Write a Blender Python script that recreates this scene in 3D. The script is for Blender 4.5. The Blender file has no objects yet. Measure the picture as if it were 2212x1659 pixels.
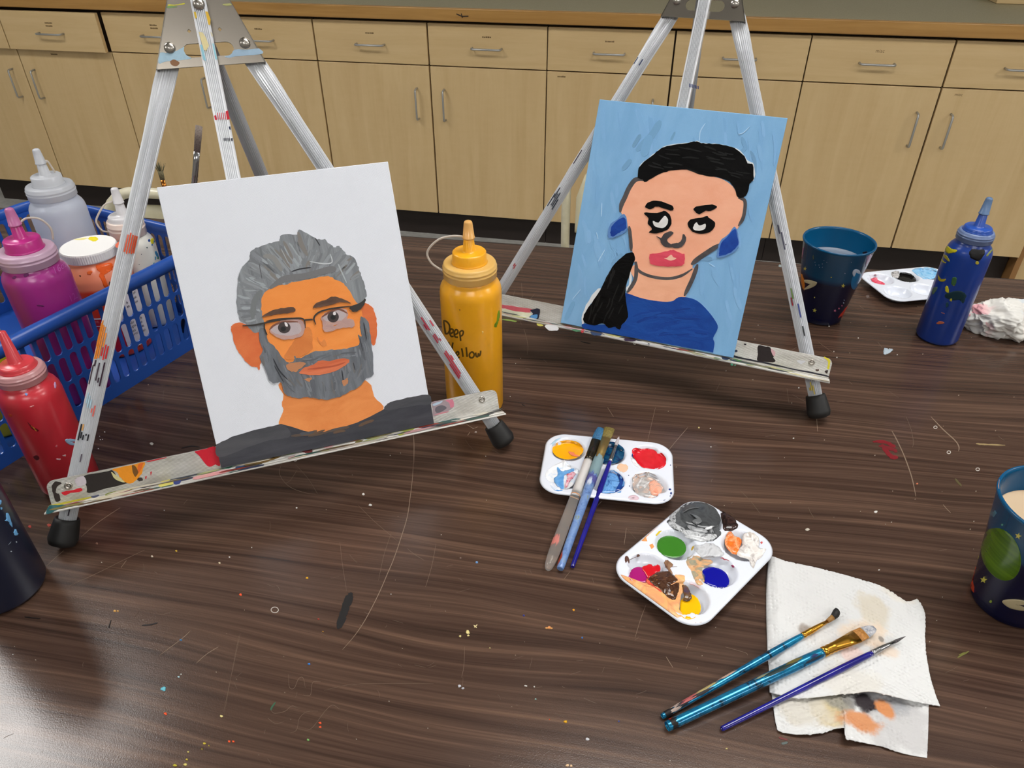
import bpy, bmesh, math, random
import numpy as np
from mathutils import Vector, Matrix, noise
from mathutils.geometry import tessellate_polygon
random.seed(7)
PI = math.pi
SC = bpy.context.scene
COL = SC.collection
# ------------------------------------------------------------------ camera
TZ = 0.84                      # height of the table top above the floor
CAMH = 0.495                   # lens above the table top
FPX = 1579.8
PITCH, ROLL, YAW = 0.6117, 0.0028, 0.2034
CX, CY = 1106.0, 829.5
_F = np.array([-math.sin(YAW)*math.cos(PITCH), math.cos(YAW)*math.cos(PITCH), -math.sin(PITCH)])
_R = np.array([math.cos(YAW), math.sin(YAW), 0.0])
_D = np.cross(_F, _R)
_R2 = _R*math.cos(ROLL)+_D*math.sin(ROLL)
_D2 = -_R*math.sin(ROLL)+_D*math.cos(ROLL)
EYE = np.array([0.0, 0.0, TZ+CAMH])
cd = bpy.data.cameras.new('camera'); cam = bpy.data.objects.new('camera', cd); COL.objects.link(cam)
cd.sensor_width = 36.0; cd.lens = 36.0*FPX/2212.0; cd.clip_start = 0.02
cam.matrix_world = Matrix(((_R2[0], -_D2[0], -_F[0], EYE[0]), (_R2[1], -_D2[1], -_F[1], EYE[1]),
                           (_R2[2], -_D2[2], -_F[2], EYE[2]), (0, 0, 0, 1)))
SC.camera = cam
# ------------------------------------------------------------------ world, exposure, lamps
w = bpy.data.worlds.new('world'); SC.world = w; w.use_nodes = True
w.node_tree.nodes['Background'].inputs[0].default_value = (0.9, 0.95, 1.0, 1)
w.node_tree.nodes['Background'].inputs[1].default_value = 0.2
SC.view_settings.view_transform = 'Standard'; SC.view_settings.look = 'None'
SC.view_settings.exposure = 0.0; SC.view_settings.gamma = 1.0
SC.view_settings.use_curve_mapping = False
SC.cycles.max_bounces = 8; SC.cycles.diffuse_bounces = 3; SC.cycles.glossy_bounces = 3; SC.cycles.transmission_bounces = 6
LAMP_POWER = 12.4
LAMPS = [(-2.22, 0.92, 1.3), (0.45, 0.80, 1.0), (3.05, 0.80, 1.55), (-2.15, -1.6, 0.85), (0.45, -1.6, 1.0), (3.05, -1.6, 1.0)]
CEIL = 2.75

# ------------------------------------------------------------------ helpers
def lin(c):
    return tuple(((v/255.0)/12.92 if v <= 10.3 else (((v/255.0)+0.055)/1.055)**2.4) for v in c[:3])+(1.0,)

def ray(px, py):
    return _R2*((px-CX)/FPX)+_D2*((py-CY)/FPX)+_F

def at(px, py, z=0.0):
    """point of the horizontal plane z above the table top seen at a photograph pixel"""
    d = ray(px, py); t = (TZ+z-EYE[2])/d[2]
    return EYE+d*t

def crop(ox, oy, s):
    return lambda pts: [(ox+p[0]*s, oy+p[1]*s) for p in pts]

class MB:
    def __init__(self):
        self.v = []; self.f = []; self.c = []; self.cur = (1, 1, 1, 1); self.sm = []
    def add(self, vs, fs, smooth=False):
        b = len(self.v)
        self.v += [tuple(float(q) for q in p) for p in vs]
        for f in fs:
            self.f.append([b+i for i in f]); self.c.append(self.cur); self.sm.append(smooth)
        return b
    def box(self, a, b, M=None):
        x0, y0, z0 = a; x1, y1, z1 = b
        vs = [(x0,y0,z0),(x1,y0,z0),(x1,y1,z0),(x0,y1,z0),(x0,y0,z1),(x1,y0,z1),(x1,y1,z1),(x0,y1,z1)]
        if M is not None: vs = [tuple(M @ Vector(p)) for p in vs]
        self.add(vs, [(0,3,2,1),(4,5,6,7),(0,1,5,4),(1,2,6,5),(2,3,7,6),(3,0,4,7)])
    def lathe(self, prof, c, n=48, smooth=True, axis=None, close=True):
        """prof: (r, h) pairs; c: base point; axis: direction"""
        c = Vector(c); A = Vector(axis).normalized() if axis is not None else Vector((0,0,1))
        X = A.orthogonal().normalized() if abs(A.z) < 0.9999 else Vector((1,0,0)); Y = A.cross(X)
        vs = []; fs = []
        m = len(prof)
        for (r, h) in prof:
            for k in range(n):
                t = 2*PI*k/n; vs.append(c+A*h+X*(r*math.cos(t))+Y*(r*math.sin(t)))
        for i in range(m-1):
            for k in range(n):
                k2 = (k+1) % n
                fs.append((i*n+k, i*n+k2, (i+1)*n+k2, (i+1)*n+k))
        if close:
            fs.append(tuple(reversed(range(n)))); fs.append(tuple((m-1)*n+k for k in range(n)))
        self.add(vs, fs, smooth)
    def tube(self, pts, r, n=10, smooth=True, caps=True):
        pts = [Vector(p) for p in pts]; rs = r if isinstance(r, (list, tuple)) else [r]*len(pts)
        T = []
        for i in range(len(pts)):
            a = pts[max(0, i-1)]; b = pts[min(len(pts)-1, i+1)]; T.append((b-a).normalized())
        N = T[0].orthogonal().normalized(); vs = []; fs = []
        for i, p in enumerate(pts):
            N = (N-T[i]*N.dot(T[i])).normalized(); B = T[i].cross(N)
            for k in range(n):
                t = 2*PI*k/n; vs.append(p+N*(rs[i]*math.cos(t))+B*(rs[i]*math.sin(t)))
        for i in range(len(pts)-1):
            for k in range(n):
                k2 = (k+1) % n; fs.append((i*n+k, i*n+k2, (i+1)*n+k2, (i+1)*n+k))
        if caps: fs.append(tuple(reversed(range(n)))); fs.append(tuple((len(pts)-1)*n+k for k in range(n)))
        self.add(vs, fs, smooth)
    def loft(self, secs, smooth=True, caps=True):
        """list of rings, each a list of points"""
        n = len(secs[0]); vs = [p for s in secs for p in s]; fs = []
        for i in range(len(secs)-1):
            for k in range(n):
                k2 = (k+1) % n; fs.append((i*n+k, i*n+k2, (i+1)*n+k2, (i+1)*n+k))
        if caps: fs.append(tuple(reversed(range(n)))); fs.append(tuple((len(secs)-1)*n+k for k in range(n)))
        self.add(vs, fs, smooth)
    def prism(self, pts, off):
        """polygon pts (3-D, planar) extruded by vector off"""
        n = len(pts); off = Vector(off); P = [Vector(p) for p in pts]; Q = [p+off for p in P]
        tri = tessellate_polygon([P])
        fs = [tuple(t) for t in tri]+[tuple(n+i for i in reversed(t)) for t in tri]
        fs += [(i, (i+1) % n, n+(i+1) % n, n+i) for i in range(n)]
        self.add(P+Q, fs)
    def grid(self, P, smooth=True):
        nu = len(P); nv = len(P[0]); vs = [p for r in P for p in r]
        self.add(vs, [(i*nv+j, (i+1)*nv+j, (i+1)*nv+j+1, i*nv+j+1) for i in range(nu-1) for j in range(nv-1)], smooth)

WM = {}
def thing(name, label, cat, loc, rot=None, group=None, kind=None):
    o = bpy.data.objects.new(name, None); COL.objects.link(o); o.empty_display_size = 0.03
    M = Matrix.Translation(Vector(loc)) @ (rot.to_4x4() if rot is not None else Matrix.Identity(4))
    o.matrix_world = M; WM[o.name] = M
    tag(o, label, cat, group, kind); return o

def tag(o, label=None, cat=None, group=None, kind=None):
    if label: o['label'] = label
    if cat: o['category'] = cat
    if group: o['group'] = group
    if kind: o['kind'] = kind
    return o

def obj(name, mb, mat, parent=None, label=None, kind=None, bevel=0, seg=2, weld=False, merge=0, fixn=True):
    """world-space builder -> one mesh object, expressed in its parent's frame"""
    me = bpy.data.meshes.new(name); V = mb.v
    if parent is not None:
        I = WM[parent.name].inverted(); V = [tuple(I @ Vector(p)) for p in V]
    me.from_pydata(V, [], mb.f)
    for p, s in zip(me.polygons, mb.sm): p.use_smooth = s
    if any(c != (1, 1, 1, 1) for c in mb.c):
        at_ = me.color_attributes.new('Col', 'FLOAT_COLOR', 'CORNER'); arr = []
        for p, c in zip(me.polygons, mb.c): arr += list(c)*p.loop_total
        at_.data.foreach_set('color', arr)
    if fixn or merge:
        bm = bmesh.new(); bm.from_mesh(me)
        if merge: bmesh.ops.remove_doubles(bm, verts=bm.verts, dist=merge)
        if fixn: bmesh.ops.recalc_face_normals(bm, faces=bm.faces)
        bm.to_mesh(me); bm.free()
    o = bpy.data.objects.new(name, me); COL.objects.link(o)
    if mat is not None: me.materials.append(mat)
    if parent is not None: o.parent = parent; WM[o.name] = WM[parent.name]
    else: WM[o.name] = Matrix.Identity(4)
    if bevel:
        b = o.modifiers.new('bevel', 'BEVEL'); b.width = bevel; b.segments = seg; b.limit_method = 'ANGLE'; b.angle_limit = 0.7
    if label: o['label'] = label
    if kind: o['kind'] = kind
    return o

def catmull(pts, n=6, closed=True):
    out = []; m = len(pts); rng = range(m) if closed else range(m-1)
    for i in rng:
        if closed: p0, p1, p2, p3 = pts[i-1], pts[i], pts[(i+1) % m], pts[(i+2) % m]
        else: p0, p1, p2, p3 = pts[max(0, i-1)], pts[i], pts[i+1], pts[min(m-1, i+2)]
        for k in range(n):
            t = k/n
            out.append(tuple(0.5*(2*b+(c-a)*t+(2*a-5*b+4*c-d)*t*t+(3*b-a-3*c+d)*t**3) for a, b, c, d in zip(p0, p1, p2, p3)))
    if not closed: out.append(tuple(pts[-1]))
    return out

def rough(pts, amp, rnd=random):
    out = []; n = len(pts)
    for i in range(n):
        a = pts[i-1]; b = pts[(i+1) % n]; dx, dy = b[0]-a[0], b[1]-a[1]; L = math.hypot(dx, dy) or 1
        e = rnd.uniform(-amp, amp); out.append((pts[i][0]-dy/L*e, pts[i][1]+dx/L*e))
    return out

def ribbon(pts, wd, n=4, taper=True):
    p = catmull(pts, n, False); m = len(p); L = []; R = []
    for i in range(m):
        a = p[max(0, i-1)]; b = p[min(m-1, i+1)]; dx, dy = b[0]-a[0], b[1]-a[1]; l = math.hypot(dx, dy) or 1
        t = i/(m-1); q = (wd[0]+(wd[1]-wd[0])*t) if isinstance(wd, tuple) else wd
        if taper: q *= 0.35+0.65*min(1, 5*t, 5*(1-t))
        L.append((p[i][0]-dy/l*q/2, p[i][1]+dx/l*q/2)); R.append((p[i][0]+dy/l*q/2, p[i][1]-dx/l*q/2))
    return L+R[::-1]

def ellipse(cx, cy, rx, ry, n=28, rot=0.0):
    c, s = math.cos(rot), math.sin(rot)
    return [(cx+rx*math.cos(t)*c-ry*math.sin(t)*s, cy+rx*math.cos(t)*s+ry*math.sin(t)*c) for t in [2*PI*k/n for k in range(n)]]

# surfaces: pixel -> (point, normal)
def plane_surf(P0, nrm):
    P0 = np.array(P0, float); nrm = np.array(nrm, float)
    def f(px, py):
        d = ray(px, py); t = ((P0-EYE)@nrm)/(d@nrm); return EYE+d*t, nrm
    return f
def table_surf(px, py): return at(px, py, 0.0), np.array([0, 0, 1.0])
def rev_surf(cx, cy, R, z0):
    def f(px, py):
        d = ray(px, py); d = d/np.linalg.norm(d)
        tm = math.hypot(cx, cy)/math.hypot(d[0], d[1])
        ts = np.linspace(tm-0.12, tm+0.06, 120); best = None; pg = None
        for t in ts:
            p = EYE+d*t; g = math.hypot(p[0]-cx, p[1]-cy)-R(p[2]-z0)
            if pg is not None and pg > 0 and g <= 0:
                a, b = t-0.0016, t
                for _ in range(18):
                    m = (a+b)/2; p = EYE+d*m
                    if math.hypot(p[0]-cx, p[1]-cy)-R(p[2]-z0) > 0: a = m
                    else: b = m
                best = (0, b); break
            if best is None or g < best[0]: best = (g, t)
            pg = g
        p = EYE+d*best[1]; r = R(p[2]-z0); v = np.array([p[0]-cx, p[1]-cy]); v = v/(np.linalg.norm(v) or 1)
        return np.array([cx+v[0]*r, cy+v[1]*r, p[2]]), np.array([v[0], v[1], 0.0])
    return f

PCOUNT = 0
def patch(mb, poly, surf, off=0.0003, rings=0, dome=0.0, col=None):
    """paint film lying on a surface, outline given in photograph pixels; rings>0 for curved or domed films"""
    if col is not None: mb.cur = lin(col)
    global PCOUNT; PCOUNT += 1; off += 0.0000025*(PCOUNT % 48)      # films laid over one another, never coplanar
    n = len(poly)
    if rings == 0:
        B = [surf(*p) for p in poly]
        bot = [Vector(p+q*0.00002) for p, q in B]; top = [Vector(p+q*off) for p, q in B]
        tri = tessellate_polygon([[Vector((p[0], p[1], 0)) for p in poly]])
        b = mb.add(top+bot, [tuple(t) for t in tri]+[(i, (i+1) % n, n+(i+1) % n, n+i) for i in range(n)])
    else:
        cx = sum(p[0] for p in poly)/n; cy = sum(p[1] for p in poly)/n
        vs = [Vector(p+q*0.00002) for p, q in [surf(*p) for p in poly]]; fs = []
        T = [0.97]+[1-(k+1)/(rings+1) for k in range(rings)]
        for t in T:
            hh = off+dome*math.sqrt(max(0, 1-t*t))
            vs += [Vector(p+q*hh) for p, q in [surf(cx+(a-cx)*t, cy+(c-cy)*t) for a, c in poly]]
        p, q = surf(cx, cy); vs.append(Vector(p+q*(off+dome)))
        for k in range(len(T)):
            for i in range(n): fs.append((k*n+i, k*n+(i+1) % n, (k+1)*n+(i+1) % n, (k+1)*n+i))
        k = len(T)
        for i in range(n): fs.append((k*n+i, k*n+(i+1) % n, len(vs)-1))
        mb.add(vs, fs, True)
    mb.cur = (1, 1, 1, 1)

# ------------------------------------------------------------------ materials
def new_mat(name):
    m = bpy.data.materials.new(name); m.use_nodes = True
    nt = m.node_tree; return m, nt, nt.nodes['Principled BSDF']
def setp(b, rough=0.5, metal=0.0, coat=0.0, spec=None, sub=0.0, trans=0.0, ior=None, coat_rough=0.05):
    b.inputs['Roughness'].default_value = rough; b.inputs['Metallic'].default_value = metal
    b.inputs['Coat Weight'].default_value = coat; b.inputs['Coat Roughness'].default_value = coat_rough
    if spec is not None: b.inputs['Specular IOR Level'].default_value = spec
    if sub: b.inputs['Subsurface Weight'].default_value = sub; b.inputs['Subsurface Radius'].default_value = (0.01, 0.01, 0.01); b.inputs['Subsurface Scale'].default_value = 1.0
    if trans: b.inputs['Transmission Weight'].default_value = trans
    if ior: b.inputs['IOR'].default_value = ior
def nd(nt, t, **kw):
    n = nt.nodes.new(t)
    for k, v in kw.items():
        if k.startswith('i_'): n.inputs[int(k[2:])].default_value = v
        else: setattr(n, k, v)
    return n
def coords(nt, scale=(1,1,1), rot=(0,0,0), loc=(0,0,0), src='Object'):
    tc = nd(nt, 'ShaderNodeTexCoord'); mp = nd(nt, 'ShaderNodeMapping')
    mp.inputs['Scale'].default_value = scale; mp.inputs['Rotation'].default_value = rot; mp.inputs['Location'].default_value = loc
    nt.links.new(tc.outputs[src], mp.inputs['Vector']); return mp.outputs[0]
def noise_tex(nt, vec, scale=5, detail=4, rough=0.6, dist=0.0):
    n = nd(nt, 'ShaderNodeTexNoise'); nt.links.new(vec, n.inputs['Vector'])
    n.inputs['Scale'].default_value = scale; n.inputs['Detail'].default_value = detail
    n.inputs['Roughness'].default_value = rough; n.inputs['Distortion'].default_value = dist
    return n.outputs['Fac']
def ramp(nt, fac, stops, interp='LINEAR'):
    r = nd(nt, 'ShaderNodeValToRGB'); r.color_ramp.interpolation = interp; e = r.color_ramp.elements
    while len(e) < len(stops): e.new(0.5)
    for q, (p, c) in zip(e, stops): q.position = p; q.color = c
    nt.links.new(fac, r.inputs[0]); return r.outputs[0]
def mix(nt, fac, a, b, mode='MIX'):
    n = nd(nt, 'ShaderNodeMix', data_type='RGBA', blend_type=mode)
    for sock, val in ((n.inputs[0], fac), (n.inputs[6], a), (n.inputs[7], b)):
        if hasattr(val, 'is_linked') or hasattr(val, 'links'): nt.links.new(val, sock)
        else: sock.default_value = val
    return n.outputs[2]
def math_(nt, op, a, b=None):
    n = nd(nt, 'ShaderNodeMath', operation=op)
    for i, v in enumerate((a, b)):
        if v is None: continue
        if hasattr(v, 'links'): nt.links.new(v, n.inputs[i])
        else: n.inputs[i].default_value = v
    return n.outputs[0]
def bump(nt, b, h, strength=0.3, dist=0.001):
    n = nd(nt, 'ShaderNodeBump'); n.inputs['Strength'].default_value = strength; n.inputs['Distance'].default_value = dist
    nt.links.new(h, n.inputs['Height']); nt.links.new(n.outputs[0], b.inputs['Normal'])

def plain(name, c, **kw):
    bs = kw.pop('bump', 0); m, nt, b = new_mat(name); b.inputs['Base Color'].default_value = lin(c); setp(b, **kw)
    if bs: bump(nt, b, noise_tex(nt, coords(nt), 900, 3), bs, 0.0004)
    return m
def mottled(name, c1, c2, scale=30, stretch=(1,1,1), rough=0.5, lo=0.35, hi=0.65, bs=0.0, bd=0.0005, **kw):
    m, nt, b = new_mat(name); v = coords(nt, stretch); f = noise_tex(nt, v, scale, 5, 0.6)
    nt.links.new(ramp(nt, f, [(lo, lin(c1)), (hi, lin(c2))]), b.inputs['Base Color']); setp(b, rough=rough, **kw)
    if bs: bump(nt, b, f, bs, bd)
    return m
def attr_mat(name, rough=0.45, coat=0.0, bs=0.3, var=0.15, scale=220):
    m, nt, b = new_mat(name); a = nd(nt, 'ShaderNodeAttribute', attribute_name='Col')
    f = noise_tex(nt, coords(nt), scale, 4)
    dk = mix(nt, 1.0, a.outputs['Color'], (1-var, 1-var, 1-var, 1), 'MULTIPLY')
    nt.links.new(mix(nt, f, dk, a.outputs['Color']), b.inputs['Base Color']); setp(b, rough=rough, coat=coat, spec=0.25)
    bump(nt, b, f, bs, 0.0006); return m
def weave(nt, pitch=0.00105):
    s = nd(nt, 'ShaderNodeSeparateXYZ'); nt.links.new(coords(nt), s.inputs[0]); k = 2*PI/pitch
    a = math_(nt, 'SINE', math_(nt, 'MULTIPLY', s.outputs[0], k)); c = math_(nt, 'SINE', math_(nt, 'MULTIPLY', s.outputs[1], k*0.93))
    irr = noise_tex(nt, coords(nt), 420, 2)
    return math_(nt, 'ADD', math_(nt, 'MULTIPLY', math_(nt, 'MULTIPLY', a, c), 0.5), math_(nt, 'MULTIPLY', irr, 0.8))
def art(name, c1, c2, ang=0.0, sx=14, sy=120, rough=0.42, strokes=0.6, wv=0.5, lo=0.3, hi=0.7, c3=None, spec=0.22):
    """acrylic on canvas: colour streaked along the brush direction, weave showing through"""
    m, nt, b = new_mat(name); v = coords(nt, (sx, sy, 1), (0, 0, ang)); f = noise_tex(nt, v, 1.0, 5, 0.62, 0.6)
    st = [(lo, lin(c1)), (hi, lin(c2))]
    if c3: st = [(lo, lin(c1)), ((lo+hi)/2, lin(c2)), (hi, lin(c3))]
    nt.links.new(ramp(nt, f, st), b.inputs['Base Color']); setp(b, rough=rough+0.08, spec=spec)
    h = math_(nt, 'ADD', math_(nt, 'MULTIPLY', weave(nt), wv), math_(nt, 'MULTIPLY', f, strokes*6))
    bump(nt, b, h, 0.6, 0.0003); return m
def wet(name, cols, scale=60, dist=2.5, rough=0.16, bs=0.25):
    """glossy palette paint, colours marbled into each other"""
    m, nt, b = new_mat(name); f = noise_tex(nt, coords(nt), scale, 3, 0.5, dist)
    n = len(cols)
    if n == 1: b.inputs['Base Color'].default_value = lin(cols[0])
    else: nt.links.new(ramp(nt, f, [(0.3+0.4*i/(n-1), lin(c)) for i, c in enumerate(cols)]), b.inputs['Base Color'])
    setp(b, rough=rough, coat=0.15, spec=0.4); bump(nt, b, f, bs*0.7, 0.0012); return m

# ------------------------------------------------------------------ room shell
YF = 2.875                                   # front plane of the base cabinets
X0, X1, YB0, YB1 = -4.6, 4.6, -3.4, 3.49
M_floor = mottled('floor_vinyl', (168, 166, 160), (186, 184, 178), 40, rough=0.35)
M_wall = plain('wall_paint', (190, 188, 182), rough=0.8)
M_ceil = mottled('ceiling_tile', (176, 176, 174), (190, 190, 188), 300, rough=0.9)
def struct(name, a, b, m):
    mb = MB(); mb.box(a, b); return tag(obj(name, mb, m), kind='structure')
struct('floor', (X0, YB0, -0.05), (X1, YB1, 0.0), M_floor)
struct('wall_back', (X0, YB1, 0.0), (X1, YB1+0.1, CEIL), M_wall)
struct('wall_front', (X0, YB0-0.1, 0.0), (X1, YB0, CEIL), M_wall)
struct('wall_left', (X0-0.1, YB0-0.1, 0.0), (X0, YB1+0.1, CEIL), M_wall)
struct('wall_right', (X1, YB0-0.1, 0.0), (X1+0.1, YB1+0.1, CEIL), M_wall)
struct('ceiling', (X0-0.1, YB0-0.1, CEIL), (X1+0.1, YB1+0.1, CEIL+0.08), M_ceil)
M_lampframe = plain('lamp_frame_white', (230, 230, 228), rough=0.5)
for li, (lx, ly, k) in enumerate(LAMPS):
    m, nt, b = new_mat('lamp_diffuser'); b.inputs['Base Color'].default_value = (0.8, 0.8, 0.8, 1)
    b.inputs['Emission Color'].default_value = (1.0, 0.985, 0.962, 1); b.inputs['Emission Strength'].default_value = LAMP_POWER*k
    t = thing('ceiling_light', 'flat white ceiling light panel, %s of the %s row of three' % (('leftmost', 'middle one', 'rightmost')[li % 3], 'far' if li < 3 else 'near'), 'light', (lx, ly, CEIL-0.03), group='ceiling light panels')
    mb = MB(); a, c, e = 0.62, 0.32, 0.02
    mb.box((lx-a, ly-c, CEIL-0.03), (lx+a, ly-c+e, CEIL)); mb.box((lx-a, ly+c-e, CEIL-0.03), (lx+a, ly+c, CEIL))
    mb.box((lx-a, ly-c+e, CEIL-0.03), (lx-a+e, ly+c-e, CEIL)); mb.box((lx+a-e, ly-c+e, CEIL-0.03), (lx+a, ly+c-e, CEIL))
    obj('frame', mb, M_lampframe, t)
    mb = MB(); mb.box((lx-a+e, ly-c+e, CEIL-0.02), (lx+a-e, ly+c-e, CEIL-0.012)); obj('diffuser', mb, m, t)

# ------------------------------------------------------------------ base cabinets and worktop
def maple(name, horiz=False):
    m, nt, b = new_mat(name)
    v = coords(nt, (2.0, 2.0, 26) if horiz else (22, 22, 1.6)); f = noise_tex(nt, v, 1.0, 5, 0.6, 0.8)
    g = noise_tex(nt, coords(nt, (1, 1, 1)), 4.5, 3); h = noise_tex(nt, coords(nt, (18, 18, 70)), 1.0, 3)
    c = ramp(nt, f, [(0.25, lin((196, 166, 117))), (0.75, lin((216, 189, 142)))])
    c = mix(nt, math_(nt, 'MULTIPLY', g, 0.35), c, lin((198, 164, 112))); c = mix(nt, math_(nt, 'MULTIPLY', h, 0.3), c, lin((220, 194, 148)))
    nt.links.new(c, b.inputs['Base Color']); setp(b, rough=0.42, coat=0.15, coat_rough=0.3); return m
M_door, M_drawer = maple('maple_door'), maple('maple_drawer', True)
M_carcass = plain('cabinet_carcass', (52, 36, 20), rough=0.8)
M_kick = plain('kick_dark', (38, 28, 24), rough=0.6)
M_steel = plain('brushed_steel', (176, 176, 174), rough=0.4, metal=0.7)
M_ink = plain('label_ink', (112, 88, 54), rough=0.7)
ZB, ZS, ZT = TZ-0.709, TZ-0.116, TZ+0.035    # door bottoms, drawer/door joint, drawer tops
BF = bpy.data.fonts.load('<builtin>') if False else None
def text_mesh(s, size):
    cu = bpy.data.curves.new('t', 'FONT'); cu.body = s; cu.size = size; cu.resolution_u = 2
    o = bpy.data.objects.new('t', cu); COL.objects.link(o); dg = bpy.context.evaluated_depsgraph_get()
    me = bpy.data.meshes.new_from_object(o.evaluated_get(dg)); vs = [v.co.copy() for v in me.vertices]; fs = [tuple(p.vertices) for p in me.polygons]
    bpy.data.objects.remove(o); bpy.data.meshes.remove(me); return vs, fs
def handle(mb, p, q, out):
    """wire pull between p and q standing off by out"""
    p, q, o = Vector(p), Vector(q), Vector(out); d = (q-p).normalized()
    mb.tube([p, p+o*0.6, p+o*0.88+d*0.002, p+o+d*0.007, q+o-d*0.007, q+o*0.88-d*0.002, q+o*0.6, q], 0.0038, 8)
def label_on(parent, txt, x, z, y, size=0.013, n=1):
    mb = MB()
    if txt:
        vs, fs = text_mesh(txt, size); wd = max(v.x for v in vs)
        mb.add([(x-wd/2+v.x, y-0.0004, z-size*0.3+v.y) for v in vs], fs)
    else:
        for k in range(n):
            xx = x-0.017
            while xx < x+0.014:
                l = random.uniform(0.003, 0.007); mb.box((xx, y-0.0005, z-0.003-k*0.011), (xx+l, y, z+0.001-k*0.011+random.uniform(0, 0.0015))); xx += l+0.0012
    obj('label_text', mb, M_ink, parent)
DRW = {(-2.514): ('', 2), (-2.057): ('', 2), (-1.6): ('', 1), (-1.143): ('', 1), (-0.686): ('', 1), (-0.229): ('', 1), (0.229): None, (0.686): ('misc', 1), (1.143): ('har', 1)}
DOORL = {-2.514: (-0.05, -0.018, ''), -0.229: (-0.17, -0.018, ''), 0.229: (-0.17, -0.02, ''), 1.143: (-0.17, -0.02, 'misc')}
names = {-2.743: 'maple base cabinet at the far left with one drawer pulled slightly open', -1.829: 'maple base cabinet behind the left easel, its two doors partly hidden by the legs',
         -0.914: 'maple base cabinet seen between the two easels, above the yellow bottle', 0.0: 'maple base cabinet directly behind the blue portrait canvas',
         0.914: 'maple base cabinet at the right, behind the dark blue cup and blue bottle'}
for cx_ in (-2.743, -1.829, -0.914, 0.0, 0.914):
    t = thing('base_cabinet', names[cx_], 'cabinet', (cx_, YF+0.3, 0), group='maple base cabinets along the back wall')
    a, b_ = cx_-0.457, cx_+0.457
    mb = MB(); mb.box((a+0.001, YF+0.019, ZB), (b_-0.001, YB1-0.003, TZ+0.042)); obj('carcass', mb, M_carcass, t)
    mb = MB(); mb.box((a+0.001, YF+0.075, 0.0), (b_-0.001, YB1-0.003, ZB-0.001)); obj('kickboard', mb, M_kick, t)
    for s in (-1, 1):
        c = round(cx_+s*0.2285, 3); k = min(DRW, key=lambda q: abs(q-c)); op = 0.032 if k == -2.514 else 0.0
        mb = MB(); mb.box((c-0.2260, YF-op, ZS+0.002), (c+0.2260, YF+0.018-op, ZT-0.002)); dr = obj('drawer', mb, M_drawer, t, bevel=0.0015)
        if op:
            mb = MB(); mb.box((c-0.20, YF+0.0185-op, ZS+0.02), (c+0.20, YF+0.0185, ZT-0.03)); obj('drawer_box', mb, M_carcass, dr)
        mb = MB(); handle(mb, (c-0.056, YF-op, TZ-0.047), (c+0.056, YF-op, TZ-0.047), (0, -0.028, 0)); obj('handle', mb, M_steel, dr)
        if DRW[k]: label_on(dr, DRW[k][0], c, TZ-0.008, YF-op, 0.016, DRW[k][1])
        mb = MB(); mb.box((c-0.2260, YF, ZB), (c+0.2260, YF+0.018, ZS-0.002)); do = obj('door', mb, M_door, t, bevel=0.0015)
        hx = c-s*0.2285+s*0.055
        mb = MB(); handle(mb, (hx, YF, ZS-0.20), (hx, YF, ZS-0.085), (0, -0.028, 0)); obj('handle', mb, M_steel, do)
        if k in DOORL: label_on(do, DOORL[k][2], c+DOORL[k][0], ZS+DOORL[k][1], YF, 0.014)
# end unit on the right, standing on the floor
t = thing('end_cabinet', 'pale maple end unit reaching the floor at the right edge behind the blue bottle', 'cabinet', (1.6, YF+0.3, 0))
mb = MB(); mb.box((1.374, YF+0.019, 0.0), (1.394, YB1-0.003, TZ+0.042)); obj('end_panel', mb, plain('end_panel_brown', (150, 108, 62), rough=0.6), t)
mb = MB(); mb.box((1.396, YF+0.03, 0.0), (1.96, YB1-0.003, TZ+0.042)); obj('carcass', mb, M_door, t)
mb = MB(); mb.box((1.43, YF+0.008, ZB-0.03), (1.94, YF+0.028, TZ+0.02)); do = obj('door', mb, M_door, t, bevel=0.0015)
mb = MB(); handle(mb, (1.49, YF+0.008, ZS-0.10), (1.49, YF+0.008, ZS+0.005), (0, -0.028, 0)); obj('handle', mb, M_steel, do)
# worktop
M_lam = mottled('worktop_laminate', (150, 141, 108), (163, 154, 124), 260, rough=0.5)
m, nt, b = new_mat('worktop_edge_wood'); f = noise_tex(nt, coords(nt, (2.5, 30, 45)), 1.0, 5, 0.6, 0.5); g = noise_tex(nt, coords(nt), 7, 2)
c = ramp(nt, f, [(0.25, lin((158, 114, 54))), (0.75, lin((190, 146, 82)))]); c = mix(nt, math_(nt, 'MULTIPLY', g, 0.4), c, lin((148, 106, 50)))
nt.links.new(c, b.inputs['Base Color']); setp(b, rough=0.35, coat=0.3, coat_rough=0.2); M_edge = m
t = thing('worktop', 'long olive grey laminate worktop with a varnished wooden front edge', 'counter', (-0.6, YF+0.3, TZ+0.045))
mb = MB(); mb.box((-3.3, YF-0.006, TZ+0.047), (1.98, YB1-0.002, TZ+0.0885)); obj('laminate_top', mb, M_lam, t)
mb = MB(); mb.box((-3.3, YF-0.026, TZ+0.0445), (1.98, YF-0.0065, TZ+0.0885)); obj('wooden_edge', mb, M_edge, t, bevel=0.004, seg=3)
mb = MB(); mb.tube([(-0.79, YF-0.0262, TZ+0.07), (-0.77, YF-0.0262, TZ+0.063), (-0.745, YF-0.0262, TZ+0.064)], 0.002, 6)
mb.tube([(-0.772, YF-0.0262, TZ+0.072), (-0.768, YF-0.0262, TZ+0.058)], 0.0018, 6); obj('dark_dent', mb, M_kick, t)
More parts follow.
